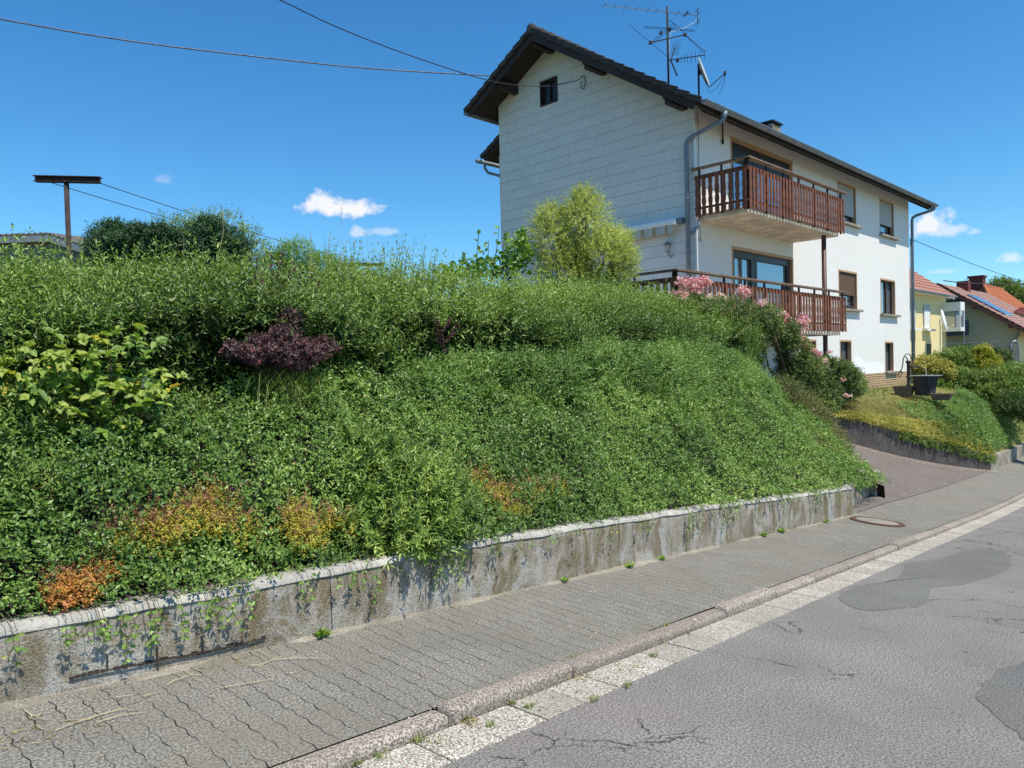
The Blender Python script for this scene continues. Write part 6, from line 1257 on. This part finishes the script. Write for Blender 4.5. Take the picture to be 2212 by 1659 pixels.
for nm, lb, bs, mt, n_k, lf in garden: bush(nm, lb, 'conifer' if 'conifer' in nm else 'shrub', [bl(*q) for q in bs], n_k, lf, lf*.5, mt, shoot=(.16, 3), up=.8 if 'conifer' not in nm else 2.0, shell=.35, stem=.02)
P_b = [bl(2178, 640, 80, 1.9, 1.8, 1.3), bl(2160, 628, 81, 1.2, 1.2, 1.0), bl(2200, 650, 79, 1.6, 1.6, 1.2), bl(2225, 668, 79, 1.6, 1.6, 1.4), bl(2105, 622, 82, .6, .8, .6)]
tr = thing('tree', 'distant green tree behind the orange tiled roof', 'tree', tuple(at(2185, 760, 80))); tb = np.array(tr.location); P, O = blob_pts(2600, P_b, .2); a = shoots(P-tb, O*.5+[0, 0, 1.]+rng.normal(size=P.shape)*.3, .7, 4, .30, .10); leafmesh('crown', a[0], a[1], a[2], a[3], a[4], M['bushgreen'], np.clip(rng.random(len(P))[a[5]]*.8, 0, 1), tr)
m = MB(); m.tube([(0, 0, -1), (0, .2, 3), (-.2, 0, 6.5)], [.3, .22, .1], 8); m.tube([(0, .1, 3), (1.2, 0, 5)], [.12, .05], 6); m.tube([(0, .1, 3.4), (-1.0, 0, 6)], [.12, .05], 6); m.build('trunk', M['twig'], tr, smooth=True)

# ---------------- weeds, tufts, litter on the street
def ground_at(x, y):                                # pixel -> point on road/pavement
    for t in np.arange(3.9, -3, -.01):
        s, z = on_t(x, y, t); g = float(prof(s))+(float(.055+(cross(s)-.055)*(t-2.722)/1.2) if t > 2.59 else .008)
        if z >= g: return W(s, t, g+.003), s, t
    return None
for i, (x, y, sz, lb) in enumerate(((697, 1370, .05, 'small weed at the dark crack in the low wall'), (1220, 1249, .035, 'tiny weed at the wall foot below the stonecrop patch'), (1360, 1214, .05, 'flat weed at the wall foot left of its neighbour, middle of the wall'), (1430, 1198, .04, 'small weed at the wall foot just right of the middle'), (1652, 1151, .055, 'bright dandelion rosette at the wall foot, left one of a pair'), (1689, 1141, .055, 'bright dandelion rosette at the wall foot, right one of a pair'), (1785, 1120, .045, 'small weed at the right end of the wall foot'))):
    s0, z0 = on_t(x, y, 3.85); s0 = s0; p = W(s0, 3.85, float(prof(s0)+cross(s0))+.006); n = 26; d = rdir(n); d[:, 2] = abs(d[:, 2])*.5+.25; o = leafmesh('weed', rng.normal(size=(n, 3))*[sz*.25, sz*.2, .002], d, np.array([0, 0, 1.])+rdir(n)*.4, sz*1.3, sz*.4, M['vine'], .4+.6*rng.random(n), None, True); o.location = tuple(p); tag(o, lb, 'weed', 'weeds along the wall foot')
def z7(a, b): return ((1300+a*.633)/1.8228, (2250+b*.633)/1.8228)
TW = [(z7(1520, 545), 'grass tuft in the kerb joint nearest the middle of the kerb'), (z7(1130, 830), 'tiny grass tuft in front of the kerb on the gutter stones'), (z7(1240, 850), 'flat grass tuft on a gutter joint left of the middle'), (z7(1850, 712), 'grass tuft in the gutter edge beside the asphalt crack'), (z7(1640, 797), 'small grass tuft at a gutter joint next to the asphalt'), (z7(2010, 530), 'yellowish grass tuft on the gutter below the daisy'), (z7(850, 915), 'grass tuft in the wide open kerb joint in front'), (z7(1000, 965), 'flattened grass tuft on the gutter joint below the open kerb joint'), (z7(540, 1055), 'grass tuft beside dry litter at the front of the gutter'), (z7(310, 1155), 'grass tuft at the kerb foot near the bottom edge'), (z7(2080, 342), 'grass tuft in the second kerb joint from the raised stone'), (z7(165, 1205), 'grass tuft at the kerb foot cut by the bottom edge')]
for (x, y), lb in TW:
    g = ground_at(x, y)
    if g is None: continue
    tuft('grass_tuft', lb, g[0], 34, .035, .06, DH*.6*rng.choice([-1, 1]), wd=.0045, group='grass tufts in the kerb and gutter joints')
def litter(pxs, n, sp, mat, L_, W_, name, label, cat):
    P_ = []
    for (x, y, rx, ry) in pxs:
        for _ in range(n):
            g = ground_at(x+rng.normal()*rx, y+rng.normal()*ry)
            if g is not None: P_.append(g[0]+[0, 0, .004])
    P_ = np.array(P_); k = len(P_); d = rdir(k); d[:, 2] *= .25; o = leafmesh(name, P_, d, np.array([0, 0, 1.])+rdir(k)*.5, L_*(.5+rng.random(k)), W_*(.5+rng.random(k)), mat, rng.random(k), None, True); return tag(o, label, cat, kind='stuff')
lp_ = [(*z7(1560, 655), 22, 6), (*z7(620, 1040), 28, 8), (*z7(870, 935), 12, 6), (*z7(1200, 800), 60, 20), (*z7(1840, 585), 25, 6), (*z7(2130, 450), 20, 8)]
litter(lp_, 46, 1, M['dry'], .022, .006, 'dry_litter', 'dry brown plant litter caught in the gutter', 'litter')
litter([(100, 1580, 60, 22), (190, 1560, 40, 15), (60, 1600, 50, 14), (250, 1520, 60, 20), (480, 1430, 40, 10)], 34, 1, M['dry'], .03, .004, 'dry_needles', 'scattered brown needles and grass on the pavement in the left corner', 'litter')
P_ = []; 
for _ in range(1500):
    s_q = rng.uniform(7, 24); t_q = 2.50+.07*rng.normal()*.7; t_q = min(t_q, 2.57); P_.append(W(s_q, t_q, float(prof(s_q))+.016))
for _ in range(520): s_q = rng.uniform(9, 24); t_q = rng.uniform(2.75, 3.8); P_.append(W(s_q, t_q, float(prof(s_q))+.062+.08*(t_q-2.72)/1.2*float((cross(s_q)-.055)/.08)))
for _ in range(260): s_q = rng.uniform(2, 9); t_q = rng.uniform(2.35, 3.8); P_.append(W(s_q, t_q, float(prof(s_q))+(.016 if t_q < 2.58 else .062+.9*(cross(s_q)-.055)*(max(t_q, 2.72)-2.72)/1.2)))
P_ = np.array(P_); k = len(P_); d = rdir(k); d[:, 2] *= .1; o = leafmesh('fallen_petals', P_, d, np.array([0, 0, 1.])+rdir(k)*.3, .014, .010, M['petalp'], rng.random(k)); tag(o, 'pale pink petals strewn along the kerb and gutter', 'petals', kind='stuff')
P_ = []
for _ in range(700):
    f = rng.random(); a_, b_ = DW[0], DW[-2]; s_q = a_[0]+(b_[0]-a_[0])*f-abs(rng.normal())*.18; t_q = a_[1]+(b_[1]-a_[1])*f-abs(rng.normal())*.12; P_.append(W(s_q, t_q, e_(s_q, t_q)+.012))
for _ in range(500): s_q = rng.uniform(16, 25); t_q = rng.uniform(4, 6); P_.append(W(s_q, t_q, e_(s_q, t_q)+.012))
P_ = np.array(P_); k = len(P_); d = rdir(k); d[:, 2] *= .1; o = leafmesh('fallen_petals', P_, d, np.array([0, 0, 1.])+rdir(k)*.3, .022, .016, M['petalp'], rng.random(k)); tag(o, 'pale pink petals on the driveway below its wall', 'petals', kind='stuff')
# dry twigs on the pavement near the wall
def z6(a, b): return ((a*.633)/1.8228, (2250+b*.633)/1.8228)
for lb, lines in (('forked pale dry twig near the wall crack', [[(1600, 500), (1640, 520), (1680, 548)], [(1550, 600), (1620, 590), (1700, 555), (1850, 548), (2090, 552)], [(1690, 550), (1760, 542)], [(1640, 590), (1600, 605)]]),
                  ('short curled dry twig with a pale tip on the pavement', [[(1040, 715), (1080, 695), (1190, 655), (1260, 650)], [(1190, 655), (1140, 620)], [(1250, 630), (1210, 615)], [(1200, 670), (1260, 695)]]),
                  ('long thin dry twig lying along the pavement on the left', [[(350, 1000), (430, 965), (620, 905), (760, 865), (870, 875)], [(620, 905), (560, 930), (400, 970)], [(600, 955), (760, 905), (920, 880)]]),
                  ('small whitish twig stub on the pavement', [[(890, 795), (1000, 757)], [(720, 800), (820, 780)]]),
                  ('straight pale straw left of the kerb stones', [[(1370, 740), (1520, 710), (1700, 685)]]),
                  ('tuft of dry roots at the left pavement edge', [[(150, 870), (200, 905), (245, 915)], [(245, 915), (270, 875)], [(200, 905), (190, 925)]])):
    m = MB(); g0 = None
    for ln in lines:
        pts = []
        for (a_, b_) in ln:
            g = ground_at(*z6(a_, b_))
            if g is not None: pts.append(g[0]+[0, 0, .006+.008*rng.random()])
        if len(pts) > 1:
            if g0 is None: g0 = pts[0].copy()
            m.tube([tuple(p-g0) for p in pts], [.0022]*(len(pts)-1)+[.0010], 5)
    if g0 is not None: o = m.build('dry_twig', M['straw']); o.location = tuple(g0); tag(o, lb, 'twig', 'dry twigs on the pavement')
# daisy on the kerb
g = ground_at(*z7(2230, 400)); 
if g is not None:
    p = g[0]; t_ = thing('daisy', 'single white daisy leaning over the kerb stone', 'daisy', tuple(p)); MB().tube([(0, 0, 0), (.03, .02, .06), (.06, .05, .10)], .0018, 4).build('stem', M['twig'], t_); n = 14; aa = np.arange(n)/n*2*math.pi; d = np.stack([np.cos(aa), np.sin(aa), 0*aa+.1], 1); leafmesh('petals', np.tile([[.06, .05, .10]], (n, 1)), d, np.tile([[0, 0, 1.]], (n, 1)), .014, .006, M['petalw'], rng.random(n), t_)
